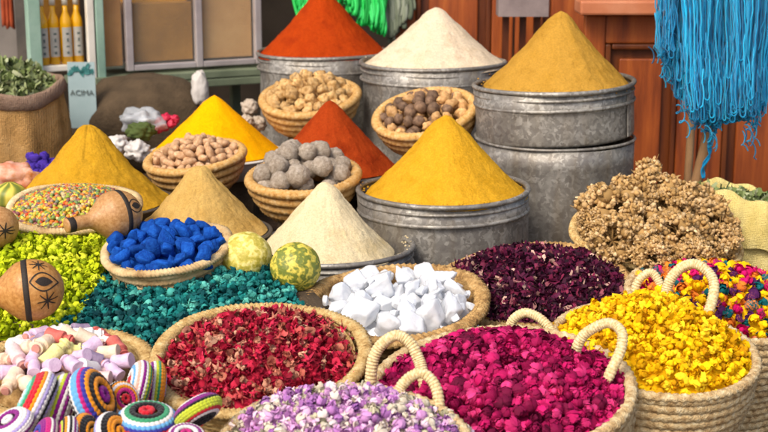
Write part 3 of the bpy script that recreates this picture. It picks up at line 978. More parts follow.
heap(fr, a * 1.02, dome(a, .045, 2.0, .2, 9, 8.0, .0), mb_, .0115, 'lime_flower', 'lime green dried flower spread round the painted gourds', 'flower', 'lime flowers spread on the cloth', u,
     MT['lime'], 'lime_flower_heap', 'mass of lime green flowers under the upper ones', spacing=.8, svar=.3, keep=lambda p: clear(p, ((IND, .15), (TEALC + Vector((.02, -.02, 0)), .27),)))

# hibiscus: shredded, nobody could count it
def slivers(a, sf, n, L, wd, tintf, jit=.01, thick=1.0):
    ex = []
    for _ in range(n):
        r = a * math.sqrt(random.random()); th = random.uniform(0, 2 * PI)
        x, y = r * math.cos(th), r * math.sin(th)
        l = L * random.uniform(.6, 1.3); w_ = wd * random.uniform(.6, 1.4); cu = random.uniform(-1, 1)
        pts = []
        for j in range(4):
            s = j / 3 - .5
            for q in (-1, 1):
                pts.append((s * l, q * w_ * (1 - 1.4 * s * s) + .3 * cu * l * s * s, cu * l * s * s * 1.4 + random.uniform(-.15, .15) * w_ + q * .3 * w_))
        ex.append((np.array(pts), gridfaces(4, 2), Matrix.Translation((x, y, sf(x, y) + random.uniform(-jit, jit))) @ rot_rand(), tintf()))
    return ex
fr, a = tray(534, 286, 3.46, 204, 9, -3, .13, 'brown straw basket of dark purple hibiscus below the drums', 'straw_brown', .032)
sf = dome(a, .07, 2.1, .15, 8, 3.0, -.005)
mound('hibiscus_heap', fr, a * .97, sf, .012, MT['hibiscus'], 'shredded dark purple hibiscus petals heaped in the brown basket', 'petals',
      slivers(a * .96, sf, 5200, .022, .0042, lambda: min(random.random() ** 1.3 * .95, .93) if random.random() > .04 else 1.0, .009), .3)

# mixed seeds
fr, a = tray(73, 208, 3.62, 132, 10, 2, .1, 'pale straw bowl of tiny multicoloured seeds beside the gourd', 'straw_pale', .022)
sf = dome(a, .045, 2.0, .06, 8, 1.0, -.006)
v0, f0 = ICO[1]
ex = []
for _ in range(1800):
    r = a * .95 * math.sqrt(random.random()); th = random.uniform(0, 2 * PI); x, y = r * math.cos(th), r * math.sin(th)
    ex.append((v0 * np.array([.0082, .0062, .0052]), f0, Matrix.Translation((x, y, sf(x, y) + random.uniform(-.003, .003))) @ rot_rand(), random.random()))
mound('seed_heap', fr, a * .96, sf, .006, MT['seeds'], 'tiny red, yellow and green seeds filling the pale straw bowl', 'seeds', ex, .4)

# tan dried flower heads
fr, a = tray(655, 238, 3.72, 168, 12, 6, .16, 'deep straw basket of frilly tan flower heads before the door', 'straw', .026)
def head(seed, n=15):
    """frilly head: tight knots of tiny dried florets on short branches"""
    r = random.Random(seed)
    mb = MB()
    knots = []
    tries = 0
    while len(knots) < n and tries < 4000:
        tries += 1
        d = Vector((r.gauss(0, 1), r.gauss(0, 1), r.gauss(.1, 1))).normalized()
        if all((d - k[0]).length > .62 for k in knots): knots.append((d, r.uniform(.5, .72), r.uniform(.26, .36)))
    blobs = [lump(1, (1, 1, 1), .75, 1.5, seed * 3 + q, 2) for q in range(5)]
    for d, dist, rad in knots:
        v, f = tube([(0, 0, 0), tuple(d * dist)], [.05, .04], 5); mb.add(v, f, .1)
        c = d * dist; base = r.uniform(-.12, .12)
        v, f = lump(1, (rad * .8,) * 3, .3, 2, seed); mb.add(v + np.array(c), f, .3)
        for i in range(72):
            o_ = Vector((r.gauss(0, 1), r.gauss(0, 1), r.gauss(0, 1))).normalized()
            if o_.dot(d) < -.5: continue
            p = c + o_ * rad * r.uniform(.75, 1.08)
            v, f = blobs[r.randrange(5)]
            q = np.array(rot_rand())[:3, :3]
            mb.add((v * r.uniform(.055, .09) * np.array([1, 1, r.uniform(.6, 1.3)])) @ q.T + np.array(p), f, max(0, min(1, .5 + base + r.uniform(-.35, .35))))
            if r.random() < .35:
                t1 = o_.cross(Vector((r.gauss(0, 1), r.gauss(0, 1), r.gauss(0, 1)))).normalized(); t2 = o_.cross(t1); L = r.uniform(.08, .15)
                qq = [p - t2 * .02, p + t2 * .02, p + o_ * L * .6 + t2 * .04, p + o_ * L * .6 - t2 * .04, p + o_ * L + t1 * .05 + t2 * .02, p + o_ * L + t1 * .05 - t2 * .02]
                mb.add(np.array([tuple(x) for x in qq]), [(0, 1, 2, 3), (3, 2, 4, 5)], r.uniform(.4, 1))
    for i in range(8):
        d = Vector((r.gauss(0, 1), r.gauss(0, 1), r.gauss(0, 1))).normalized()
        t1 = d.cross(Vector((r.gauss(0, 1), r.gauss(0, 1), r.gauss(0, 1)))).normalized()
        v, f = tube([tuple(d * .5), tuple(d * .8 + t1 * .06), tuple(d * r.uniform(1.0, 1.2) + t1 * r.uniform(.05, .25))], [.014, .012, .008], 4); mb.add(v, f, .2)
    return mb
hm = []
for i in range(5):
    b = head(10 + i)
    me = mkmesh('dried_flower_head', np.concatenate(b.v), b.f, MT['strawflower'], True)
    at = me.attributes.new('tint', 'FLOAT', 'POINT'); at.data.foreach_set('value', np.concatenate(b.t).astype(np.float32))
    hm.append(me)
heads = [(608, 214, 3.68, 37, 'against the left rim'), (650, 194, 3.84, 35, 'topmost, tip against the red door'), (690, 207, 3.82, 31, 'below the leaning stick'), (640, 232, 3.6, 33, 'in the middle of the front rows'),
         (680, 238, 3.6, 33, 'in front, right of the middle'), (712, 226, 3.74, 31, 'beside the yellow sack, upper'), (718, 244, 3.64, 27, 'beside the yellow sack, lower'), (612, 241, 3.56, 29, 'lowest at the left rim'),
         (650, 256, 3.5, 24, 'lowest, over the front rim'), (695, 258, 3.52, 24, 'lowest, above the many coloured flowers'), (628, 198, 3.84, 28, 'behind the left one'), (668, 214, 3.7, 33, 'in the very middle of the heap'), (590, 222, 3.64, 19, 'smallest, at the far left')]
for i, (x, y, t, r_, w_) in enumerate(heads):
    o = link('dried_flower_head', hm[i % 5], None, Matrix.Translation(W(x, y, t)) @ rot_rand() @ Matrix.Scale(m(r_, t) * .98, 4))
    tag(o, 'frilly tan flower head in the deep basket, ' + w_, 'flower head', 'tan flower heads in the basket')
mound('dried_flower_crumbs', fr, a * .97, dome(a, .03, 2, .2, 9, 1.0), .02, MT['strawflower'], 'broken tan petals under the flower heads in the straw basket', 'petals',
      slivers(a * .95, dome(a, .03, 2, .2, 9, 1.0), 900, .018, .004, u, .008), .3)

# ------------------------------------------------------------------ melons
def melon_mat(name, c0, c1, c2, amt):
    M = bpy.data.materials.new(name); M.use_nodes = True
    t = M.node_tree; N = t.nodes; L = t.links; P = N['Principled BSDF']
    tc = N.new('ShaderNodeTexCoord')
    sx = N.new('ShaderNodeSeparateXYZ'); L.new(tc.outputs['Object'], sx.inputs[0])
    at = N.new('ShaderNodeMath'); at.operation = 'ARCTAN2'; L.new(sx.outputs[1], at.inputs[0]); L.new(sx.outputs[0], at.inputs[1])
    nz = N.new('ShaderNodeTexNoise'); nz.inputs['Scale'].default_value = 3.2; nz.inputs['Detail'].default_value = 4; L.new(tc.outputs['Object'], nz.inputs[0])
    ma = N.new('ShaderNodeMath'); ma.operation = 'MULTIPLY_ADD'; ma.inputs[1].default_value = 2.6
    L.new(nz.outputs['Fac'], ma.inputs[0]); L.new(at.outputs[0], ma.inputs[2])
    mu = N.new('ShaderNodeMath'); mu.operation = 'MULTIPLY'; mu.inputs[1].default_value = 7; L.new(ma.outputs[0], mu.inputs[0])
    sn = N.new('ShaderNodeMath'); sn.operation = 'SINE'; L.new(mu.outputs[0], sn.inputs[0])
    n2 = N.new('ShaderNodeTexNoise'); n2.inputs['Scale'].default_value = 6; n2.inputs['Detail'].default_value = 6; L.new(tc.outputs['Object'], n2.inputs[0])
    a2 = N.new('ShaderNodeMath'); a2.operation = 'MULTIPLY_ADD'; a2.inputs[1].default_value = .3; L.new(sn.outputs[0], a2.inputs[0]); L.new(n2.outputs['Fac'], a2.inputs[2])
    rp = N.new('ShaderNodeValToRGB'); e = rp.color_ramp.elements
    e[0].position = .3 - amt; e[0].color = lin(c0); e[1].position = .8; e[1].color = lin(c2); q = e.new(.55); q.color = lin(c1)
    L.new(a2.outputs[0], rp.inputs[0]); L.new(rp.outputs[0], P.inputs['Base Color'])
    P.inputs['Roughness'].default_value = .5
    b = N.new('ShaderNodeBump'); b.inputs['Strength'].default_value = .2; b.inputs['Distance'].default_value = .02
    L.new(n2.outputs['Fac'], b.inputs['Height']); L.new(b.outputs[0], P.inputs['Normal'])
    return M
MT['melon_y'] = melon_mat('yellow_melon_skin', '#b4a53c', '#d3c25a', '#e4d684', .15)
MT['melon_g'] = melon_mat('green_melon_skin', '#6f7a2c', '#a09a34', '#d9c650', .0)
MT['stem'] = mat('stem', ['#5a4a26', '#7a6838'], scale=8, rough=.8)
def melon(px, py, t, rpx, mt, label, rx, rz):
    r = m(rpx, t)
    e = empty('melon', frame(W(px, py, t), 0, 0, 0, r), label, 'melon', 'melons before the cream cone')
    e.matrix_basis = Matrix.Translation(W(px, py, t)) @ Euler((R(rx), 0, R(rz))).to_matrix().to_4x4() @ Matrix.Scale(r, 4)
    v, f = ICO[4]
    th = np.arctan2(v[:, 1], v[:, 0]); s = 1 + .012 * np.cos(10 * th) * (1 - v[:, 2] ** 2)
    dz = np.clip((np.abs(v[:, 2]) - .85) / .15, 0, 1) ** 2 * .06
    v2 = v * s[:, None]; v2[:, 2] -= np.sign(v[:, 2]) * dz
    MB().add(v2, f).build('rind', mt, e)
    vv, ff = tube([(0, 0, .9), (.01, 0, 1.0), (.03, .02, 1.07)], [.09, .06, .07], 8); MB().add(vv, ff).build('stem', MT['stem'], e)
melon(246, 258, 3.33, 26.5, MT['melon_y'], 'pale yellow round melon lying by the blue pigment bowl', -75, 50)
melon(295.5, 267.5, 3.26, 25.5, MT['melon_g'], 'green and yellow striped round melon by the crystals', -60, 20)

# ------------------------------------------------------------------ painted gourds
MT['gourd'] = mat('gourd_skin', ['#9c682a', '#b68040', '#c89856'], scale=9, rough=.42, bump=.08, bscale=40, spec=.45)
MT['gourd_b'] = mat('gourd_skin_pale', ['#9e6e3a', '#b4844e', '#c49a66'], scale=9, rough=.45, bump=.08, bscale=40, spec=.45)
MT['burnt'] = mat('burnt_black', ['#1d1712', '#2c241c', '#3a3028'], scale=30, rough=.7)
def gourd(body, axis, r, neck_len, mt, label, bands, stars, eyes, up=Vector((0, 0, 1)), neck_r=.2):
    """body = centre of the belly, axis = unit vector from the belly towards the neck end"""
    ax = Vector(axis).normalized()
    sx = (Vector(up) - ax * Vector(up).dot(ax)).normalized(); sy = ax.cross(sx)
    M4 = Matrix((( sx.x, sy.x, ax.x, body[0]), (sx.y, sy.y, ax.y, body[1]), (sx.z, sy.z, ax.z, body[2]), (0, 0, 0, 1))) @ Matrix.Scale(r, 4)
    e = empty('painted_gourd', M4, label, 'gourd', 'painted gourds')
    def rad(z):
        if z < .25: return math.sqrt(max(0, 1 - (z / 1.02) ** 2)) * 1.0 if z > -1.02 else 0
        q = (z - .25) / (neck_len - .25)
        r0 = math.sqrt(1 - (.25 / 1.02) ** 2)
        sm = max(0.0, min(1, q * 1.75)); sm = sm * sm * (3 - 2 * sm)
        return r0 * (1 - sm) + neck_r * sm
    zs = [-1.02 * math.cos(i / 20 * PI / 2) for i in range(20)] + [i / 30 * neck_len for i in range(31)]
    prof = [(rad(z), z) for z in zs] + [(neck_r * .8, neck_len + .03), (0, neck_len + .035)]
    v, f = lathe(prof, 64); MB().add(v, f).build('shell', mt, e)
    def pt(z, a, k=1.012):
        rr = max(rad(z), .0) * k + .004; a = -a
        return (rr * math.cos(a), rr * math.sin(a), z * (1.01 if z < 0 else 1))
    for z0, z1 in bands:
        v, f = lathe([(rad(z0) * 1.001, z0), (rad(z0 + .01) * 1.012 + .006, z0 + .01), (rad((z0 + z1) / 2) * 1.012 + .006, (z0 + z1) / 2), (rad(z1 - .01) * 1.012 + .006, z1 - .01), (rad(z1) * 1.001, z1)], 64)
        MB().add(v, f).build('band', MT['burnt'], e)
    def stroke(mb, pts, wd):
        """flat burnt line along (z, a) points on the shell"""
        L = []
        n = len(pts)
        for i, (z, a) in enumerate(pts):
            z2, a2 = pts[min(i + 1, n - 1)]; z1, a1 = pts[max(i - 1, 0)]
            rr = max(.15, rad(z)); dz, da = z2 - z1, (a2 - a1) * rr
            l = math.hypot(dz, da) + 1e-9; nz_, na = -da / l, dz / l
            ww = wd(i / (n - 1)) if callable(wd) else wd
            L.append(pt(z + nz_ * ww, a + na * ww / rr)); L.append(pt(z - nz_ * ww, a - na * ww / rr))
        mb.add(np.array(L), gridfaces(n, 2))
    for z, a, s in stars:
        mb = MB()
        for i in range(8):
            q = i * PI / 4; rr = max(.2, rad(z))
            stroke(mb, [(z + math.sin(q) * s * j / 5, a + math.cos(q) * s * j / 5 / rr) for j in range(6)], lambda u_: s * .09 * (1 - .5 * u_))
        mb.build('star_mark', MT['burnt'], e)
    for z, a, s in eyes:
        mb = MB(); rr = rad(z)
        for k, wd in ((1.0, .022), (.62, .0)):
            up_ = []
            for j in range(17):
                q = -1 + 2 * j / 16
                up_.append((q * s * k, (1 - q * q) * s * .55 * k))
            if k == 1.0:
                stroke(mb, [(z + x_, a + y_ * 1.25 / rr) for x_, y_ in up_], wd); stroke(mb, [(z + x_, a - y_ * 1.25 / rr) for x_, y_ in up_], wd)
            else:
                L = []
                for x_, y_ in up_:
                    for q in (1, .33, -.33, -1): L.append(pt(z + x_, a + y_ * q / rr))
                mb.add(np.array(L), gridfaces(17, 4))
        mb.build('eye_mark', MT['burnt'], e)
    return e
# beside the seeds: belly at the upper right, neck pointing left and down
t1 = 3.38
gourd(W(117, 215, t1), (W(66, 226, t1 - .03) - W(117, 215, t1 + .05)), m(25, t1), 2.2, MT['gourd_b'], 'pale gourd with dark band, neck pointing left, before the seed bowl',
      [(-.2, .0), (1.88, 2.16)], [(-.72, -.3, .25), (-.45, 2.3, .3)], [(-.5, 1.05, .4)], neck_r=.29)
gourd(W(32, 290, 2.96), (W(-30, 297, 2.93) - W(32, 290, 2.96)), m(31, 2.96), 2.2, MT['gourd'], 'orange brown gourd with burnt eye and stars among lime flowers',
      [(.08, .27)], [(-.28, .36, .27), (-.45, 1.75, .32), (-.6, -1.0, .3)], [(-.4, 1.05, .44)], neck_r=.3)
gourd(W(-3, 227, 3.4), (W(-60, 222, 3.4) - W(-3, 227, 3.4)), m(21, 3.4), 2.2, MT['gourd_b'], 'gourd with one star mark cut by the picture edge, above the lime flowers',
      [(.3, .5)], [(-.62, 1.5, .4)], [], neck_r=.3)

# ------------------------------------------------------------------ basket of pastel bottles
fr, a = tray(62, 374, 2.86, 188, 10, 2, .13, 'straw basket of small pastel bottles', 'straw', .03)
BP = [(0, 0), (.37, 0), (.4, .03), (.36, .5), (.4, .95), (.38, 1.0), (.25, 1.07), (.22, 1.2), (.22, 1.28), (.31, 1.32), (.31, 1.44), (0, 1.45)]
v, f = lathe(BP, 28); v[:, 2] -= .7
bottle_me = mkmesh('body', v, f); bottle_me.set_sharp_from_angle(angle=R(30))
bottle_me.materials.append(None)
v, f = lathe([(0, 1.44), (.2, 1.44), (.22, 1.5), (.2, 1.58), (0, 1.6)], 20); v[:, 2] -= .7
cap_me = mkmesh('stopper', v, f); cap_me.set_sharp_from_angle(angle=R(30)); cap_me.materials.append(None)
PAST = [('white', '#ece4dc', '#f6f1ea'), ('pale pink', '#dab6b2', '#e8ccc8'), ('pale yellow', '#d6ce7e', '#e6e0a0'), ('lilac', '#c9a8c4', '#dcc4d8'), ('coral red', '#c05a50', '#d0756a'),
        ('beige', '#dcc0a2', '#ead6be'), ('dusty violet', '#8a7690', '#a492a8'), ('peach', '#e2b396', '#eecab2')]
PM = [mat('pastel_' + n.replace(' ', '_'), [c0, c1], scale=3, rough=.7, bump=.25, bscale=12, spec=.2) for n, c0, c1 in PAST]
CAPM = mat('stopper_clay', ['#b5766a', '#c89284'], scale=3, rough=.8)
def bottle(M4, k):
    e = empty('pastel_bottle', M4, PAST[k][0] + ' small clay bottle lying in the basket of pastel bottles', 'bottle', PAST[k][0] + ' bottles in the basket')
    for me, nm, mm in ((bottle_me, 'body', PM[k]), (cap_me, 'stopper', CAPM if k in (1, 3, 5, 7) else PM[k])):
        o = link(nm, me, e); o.material_slots[0].link = 'OBJECT'; o.material_slots[0].material = mm
sf = dome(a, .06, 2.2, .1, 9, 2.2, .0)
order = [0, 1, 2, 5, 3, 5, 1, 0, 4, 5, 2, 0, 3, 6, 0, 5, 7, 3]
i = 0
for l in range(2):
    for x, y in poisson(a * (.7 - .25 * l), .032):
        dirn = Euler((R(90 + random.gauss(0, 16)), 0, random.uniform(0, 2 * PI))).to_matrix().to_4x4()
        bottle(fr @ Matrix.Translation((x, y, sf(x, y) - l * .026 + random.uniform(-.006, .004))) @ dirn @ Matrix.Scale(.039 * random.uniform(.85, 1.12), 4), order[(i * 7 + random.randrange(3)) % 18]); i += 1
mound('straw_chaff', fr, a * .95, sf, .06, MT['straw_brown'], 'straw chaff under the pastel bottles in the basket', 'straw')

# ------------------------------------------------------------------ crocheted discs
NR = 13
ROWS = []
for i in range(NR):
    al = PI * (i + .5) / NR
    rr = .93 * math.sin(al) ** .62 - (.06 if i in (0, NR - 1) else 0); zz = .4 * math.cos(al)
    nst = max(9, int(rr * 40))
    # every stitch is a pair of slanted loops, a V along the row
    def st(th, ph, nst=nst, i=i):
        q = nst * th + 1.5 * np.abs(np.sin(ph * .5 + .4)) * (1 if i % 2 else -1)
        return 1 + .34 * np.abs(np.sin(q / 2)) ** .6 - .2 + .05 * np.sin(3 * th + i)
    v, f = ring(rr, zz, .115, .092, nst * 6, 9, st)
    if i in (0, NR - 1):
        v[:, 0] *= .92; v[:, 1] *= .92
    ROWS.append(mkmesh('crochet_row', v, f)); ROWS[-1].materials.append(None)
YC = {'w': '#ece6e0', 'k': '#1e1a1c', 'p': '#8a1280', 'm': '#c8247c', 'o': '#ee9410', 'y': '#c8d438', 'b': '#6aaede', 'n': '#3c3aa0', 'r': '#cc2030', 'l': '#b7a6dc', 'g': '#3a9a6a', 't': '#7fd0c4', 'i': '#f0b8a4'}
YM = {k: mat('yarn_' + k, [c, c], scale=20, rough=.95, bump=.5, bscale=60, spec=.1, sheen=.2) for k, c in YC.items()}
discs = [  # px, py, t, radius px, face normal (x right, y away, z up), rows, label
    (36, 402, 2.56, 35, (-.92, -.12, .5), 'wtgrrowlwklww', 'crocheted disc with white centre, red and orange rings, leftmost of those standing'),
    (60, 404, 2.6, 34, (-.95, -.06, .34), 'nbrywypwpwwpw', 'crocheted disc with navy centre, lime ring and purple edge'),
    (76, 400, 2.66, 31, (-.96, -.15, .2), 'mwpwwpkwpwwpw', 'crocheted disc edged white and purple, wedged behind the lime one'),
    (93, 399, 2.54, 36, (.92, -.1, .45), 'pokonmbbwkwww', 'crocheted disc with orange centre, pink and blue rings, black stitched edge'),
    (122, 400, 2.62, 21, (.6, -.55, .4), 'rmowokwkwwwkw', 'small crocheted disc with red heart, orange ring and black stitches'),
    (139, 384, 2.68, 26, (-.93, -.25, .3), 'rwbwiwpwygowl', 'crocheted disc with pale blue centre and cream ring, beside the rose tray'),
    (155, 384, 2.73, 25, (-.95, -.2, .15), 'wpwwpwygooolw', 'crocheted disc edged orange and lilac, touching the rose tray'),
    (147, 421, 2.5, 33, (.05, -.12, 1.0), 'rkgwbnrywpwkl', 'large crocheted disc lying face up with navy and yellow rings'),
    (198, 411, 2.5, 28, (.5, -.45, -.72), 'kkwryyykppwwl', 'tilted crocheted disc with lime and purple rings by the lilac basket'),
    (186, 439, 2.42, 23, (.1, -.25, .95), 'mwpwrmpwpwkwl', 'purple and white crocheted disc at the bottom edge'),
    (114, 435, 2.46, 26, (.8, -.3, .5), 'oookkwwlbbbwl', 'crocheted disc with orange centre and pale blue edge at the bottom edge'),
    (86, 436, 2.46, 25, (.92, -.25, .35), 'ookkookwwlbbw', 'crocheted disc with black and orange rings, cut by the bottom edge'),
    (68, 437, 2.44, 23, (-.95, -.25, .2), 'rmykowkwpwpwl', 'crocheted disc striped yellow, black and purple at the bottom edge'),
    (44, 439, 2.44, 24, (-.8, -.3, .4), 'mnppmmwpwwlww', 'crocheted disc in magenta and violet, cut by the bottom edge'),
    (12, 426, 2.5, 26, (-.4, -.3, .9), 'wpwwlwwpwwlww', 'mostly white crocheted disc in the bottom corner'),
]
for px, py, t, rp, nrm, rows, lab in discs:
    z = Vector(nrm).normalized()
    M4 = Matrix.Translation(W(px, py, t)) @ z.to_track_quat('Z', 'Y').to_matrix().to_4x4() @ Matrix.Scale(m(rp, t) / 1.12, 4)
    e = empty('crocheted_disc', M4, lab, 'crochet', 'crocheted discs in front')
    for k, me in enumerate(ROWS):
        o = link('crochet_row', me, e); o.material_slots[0].link = 'OBJECT'; o.material_slots[0].material = YM[rows[k]]
# cloth-covered ledge that carries them
b = MB(); b.box((W(100, 440, 2.5).x, 2.52, .3), (.5, .36, .12)); b.build('support_block', MT['burlap_dark'], plat, False)

# ------------------------------------------------------------------ sacks
MT['jute'] = mat('brown_jute', ['#9a7644', '#b88e56', '#caa26a'], scale=14, rough=.95, bump=.6, bscale=120, spec=.1)
MT['jute_rim'] = mat('dusty_rim', ['#77604e', '#8f7663', '#a08872'], scale=14, rough=.95, bump=.6, bscale=100, spec=.1)
MT['canvas_y'] = mat('yellow_canvas', ['#c8b266', '#d8c47c', '#e2d294'], scale=10, rough=.9, bump=.4, bscale=160, spec=.1)
weave(MT['jute']); weave(MT['canvas_y'], 420); weave(MT['jute_rim'])
def sack(px, py, t, wpx, h, mt, rimmt, label, rimw, folds, seed, herbmt, herblabel, herbh, tx=0, ty=0, nleaf=1500):
    c = W(px, py, t); a = m(wpx, t) / 2
    e = empty('burlap_sack', frame(c, tx, ty), label, 'sack', 'open sacks')
    def fold(T, r, z):
        d = .035 * np.sin(folds * T + seed + 4 * z) + .02 * np.sin(2.3 * folds * T + 2 * seed - 6 * z) + .012 * np.sin(17 * T + 9 * z + seed)
        return r * (1 + d * np.clip(-z / .12, 0, 1)), z + .008 * np.sin(3 * T + seed)
    prof = [(a * .0, -h), (a * .92, -h), (a * 1.02, -h + .05), (a * 1.06, -h * .6), (a * 1.03, -h * .3), (a * .98, -.06), (a * .95, 0), (a * .88, -.01), (a * .8, -.12), (0, -.14)]
    P = []
    for (r0, z0), (r1, z1) in zip(prof[:-1], prof[1:]):
        for k in range(6): P.append((r0 + (r1 - r0) * k / 6, z0 + (z1 - z0) * k / 6))
    P.append(prof[-1])
    v, f = lathe(P, 128, fold); MB().add(v, f).build('bag', MT[mt], e)
    v, f = ring(a * .97, -rimw * .4, rimw * .45, rimw, 160, 14, lambda th, ph: 1 + .12 * np.sin(5 * th + seed + ph) + .07 * np.sin(11 * th + 2 * ph))
    v[:, 2] += .01 * np.sin(3 * np.arctan2(v[:, 1], v[:, 0]) + seed)
    if rimw > .05:      # broad folded-over cuff instead of a thin roll
        prof = [(a * .86, -.05), (a * .9, .0), (a * .95, .012), (a * 1.02, .006), (a * 1.08, -.02), (a * 1.12, -.06), (a * 1.14, -.1), (a * 1.135, -.118), (a * 1.1, -.112), (a * 1.07, -.08), (a * 1.0, -.03)]
        P = []
        for (r0, z0), (r1, z1) in zip(prof[:-1], prof[1:]):
            for k in range(5): P.append((r0 + (r1 - r0) * k / 5, z0 + (z1 - z0) * k / 5))
        def crease(T, r, z):
            d = .02 * np.sin(6 * T + seed) + .018 * np.abs(np.sin(4 * T + 12 * z + seed)) + .012 * np.sin(19 * T - 20 * z) + .01 * np.sin(31 * T + 9 * z)
            return r * (1 + d), z + .012 * np.sin(3 * T + seed) + .006 * np.sin(11 * T)
        v, f = lathe(P, 200, crease)
    MB().add(v, f).build('rolled_rim', MT[rimmt], e)
    sf = dome(a * .86, herbh, 2, .2, 8, seed, -.02)
    mound('dried_herb', frame(c, tx, ty), a * .86, sf, .015, MT[herbmt], herblabel, 'herb', slivers(a * .84, sf, nleaf, .045, .007, u, .02), .4)
sack(2, 86, 5.0, 122, .55, 'jute', 'jute_rim', 'brown jute sack of green herbs with a dusty rolled rim', .028, 5, 1.0, 'herb', 'dried grey green leaves heaped in the brown jute sack', .1, 5, 0)
sack(748, 196, 3.98, 128, .55, 'canvas_y', 'canvas_y', 'pale yellow canvas sack with a thick rolled rim', .065, 4, 2.5, 'herb', 'dark green dried herb in the pale yellow sack', .0, -5, 6, 900)

# ------------------------------------------------------------------ blue yarn and the stick
MT['yarn'] = mat('blue_yarn', ['#046e9e', '#078cbc', '#1cacd6'], tint=True, scale=8, rough=.9, spec=.1, sheen=.2, island=.22)
yb = empty('yarn_bundle', W(715, 0, 4.2), 'bundle of bright turquoise blue yarn hanging before the door', 'yarn')
inv = Matrix.Translation(W(715, 0, 4.2)).inverted()
for k in range(13):
    mb = MB()
    cx = 664 + 8.6 * k; tt = 4.2 + random.uniform(-.05, .05)
    bot = [56, 80, 98, 110, 120, 124, 120, 114, 120, 112, 118, 114, 106][k]
    a1, a2, p1, p2 = random.uniform(1, 3), random.uniform(.5, 2), random.uniform(0, 6), random.uniform(0, 6)
    for s in range(215):
        x0 = cx + random.gauss(0, 4.6); t0 = tt + random.gauss(0, .035)
        yb_ = bot - abs(random.gauss(0, 20)); ph = random.uniform(0, 6.28); amp = random.uniform(.2, 1.1); fq = random.uniform(2, 5)
        ps = []
        N_ = 22
        loop = random.random() < .6
        for j in range(N_):
            q = j / (N_ - 1)
            y = -34 + (yb_ + 34) * q
            x = x0 + a1 * math.sin(3.2 * q + p1) + a2 * math.sin(8 * q + p2) + amp * math.sin(fq * 6.28 * q + ph) * (.2 + q * q * 1.4) + .35 * math.sin(40 * q + ph)
            x += (715 - x) * .12 * q
            ps.append(tuple(inv @ W(x, y, t0 + .012 * math.sin(5 * q + ph))))
        if loop:
            x1 = x; sg = random.choice((-1, 1)); rr = random.uniform(1.2, 3.2)
            for j in range(1, 7):
                q = j / 6 * PI
                ps.append(tuple(inv @ W(x1 + sg * rr * (1 - math.cos(q)), yb_ + rr * 1.5 * math.sin(q), t0)))
            for j in range(1, 6):
                ps.append(tuple(inv @ W(x1 + sg * 2 * rr + random.uniform(-1, 1), yb_ - j * random.uniform(5, 9), t0 - .01)))
        v, f = tube(ps, random.uniform(.0014, .0024), 4, cap=False)
        mb.add(v, f, random.random())
    mb.build('skein', MT['yarn'], yb, True, True)
for px, py, n in ((664, 42, 40), (750, 104, 30), (710, 106, 40), (690, 96, 40)):       # loose curls
    mb = MB()
    for s in range(n):
        x0 = px + random.gauss(0, 5); y0 = py + random.gauss(0, 14); t0 = 4.13 + random.gauss(0, .03); ph = random.uniform(0, 6.28); rr = random.uniform(1.2, 3.6)
        ps = [tuple(inv @ W(x0 + rr * math.cos(ph + q * .55) + q * .3, y0 + rr * 1.2 * math.sin(ph + q * .55) + q * 1.4, t0 + .004 * q)) for q in range(14)]
        v, f = tube(ps, .002, 4, cap=False); mb.add(v, f, random.random())
    mb.build('loose_curl', MT['yarn'], yb, True, True)
MT['stick'] = mat('worn_stick', ['#6a4a2c', '#94704a', '#ad8a60'], scale=6, rough=.8, bump=.3, bscale=40, stretch=(1, 1, .3))
se = empty('wooden_stick', W(690, 200, 4.3), 'worn wooden stick leaning under the blue yarn', 'stick')
si = Matrix.Translation(W(690, 200, 4.3)).inverted()
v, f = tube(spline([si @ W(714, 112, 4.3), si @ W(706, 145, 4.28), si @ W(697, 180, 4.3), si @ W(680, 245, 4.34)], 20), .018, 10); MB().add(v, f).build('shaft', MT['stick'], se)
mb = MB()
for k in range(2):
    ps = [tuple(si @ W(712 - .26 * (y - 125) + 3.5 + 2.2 * math.sin(y * .25 + k * 1.3), y, 4.235 + .004 * k + .008 * math.cos(y * .25 + k * 1.3))) for y in np.linspace(122, 178, 30)]
    v, f = tube(ps, .0035, 5, cap=False); mb.add(v, f, random.random())
mb.build('wound_yarn', MT['yarn'], se, True, True)
v, f = tube([W(684, 240, 4.4), W(693, 100, 4.5)], [.013, .013], 8)
tag(MB().add(v, f).build('wooden_pole', MT['stick']), 'thin upright wooden pole behind the leaning stick', 'pole')

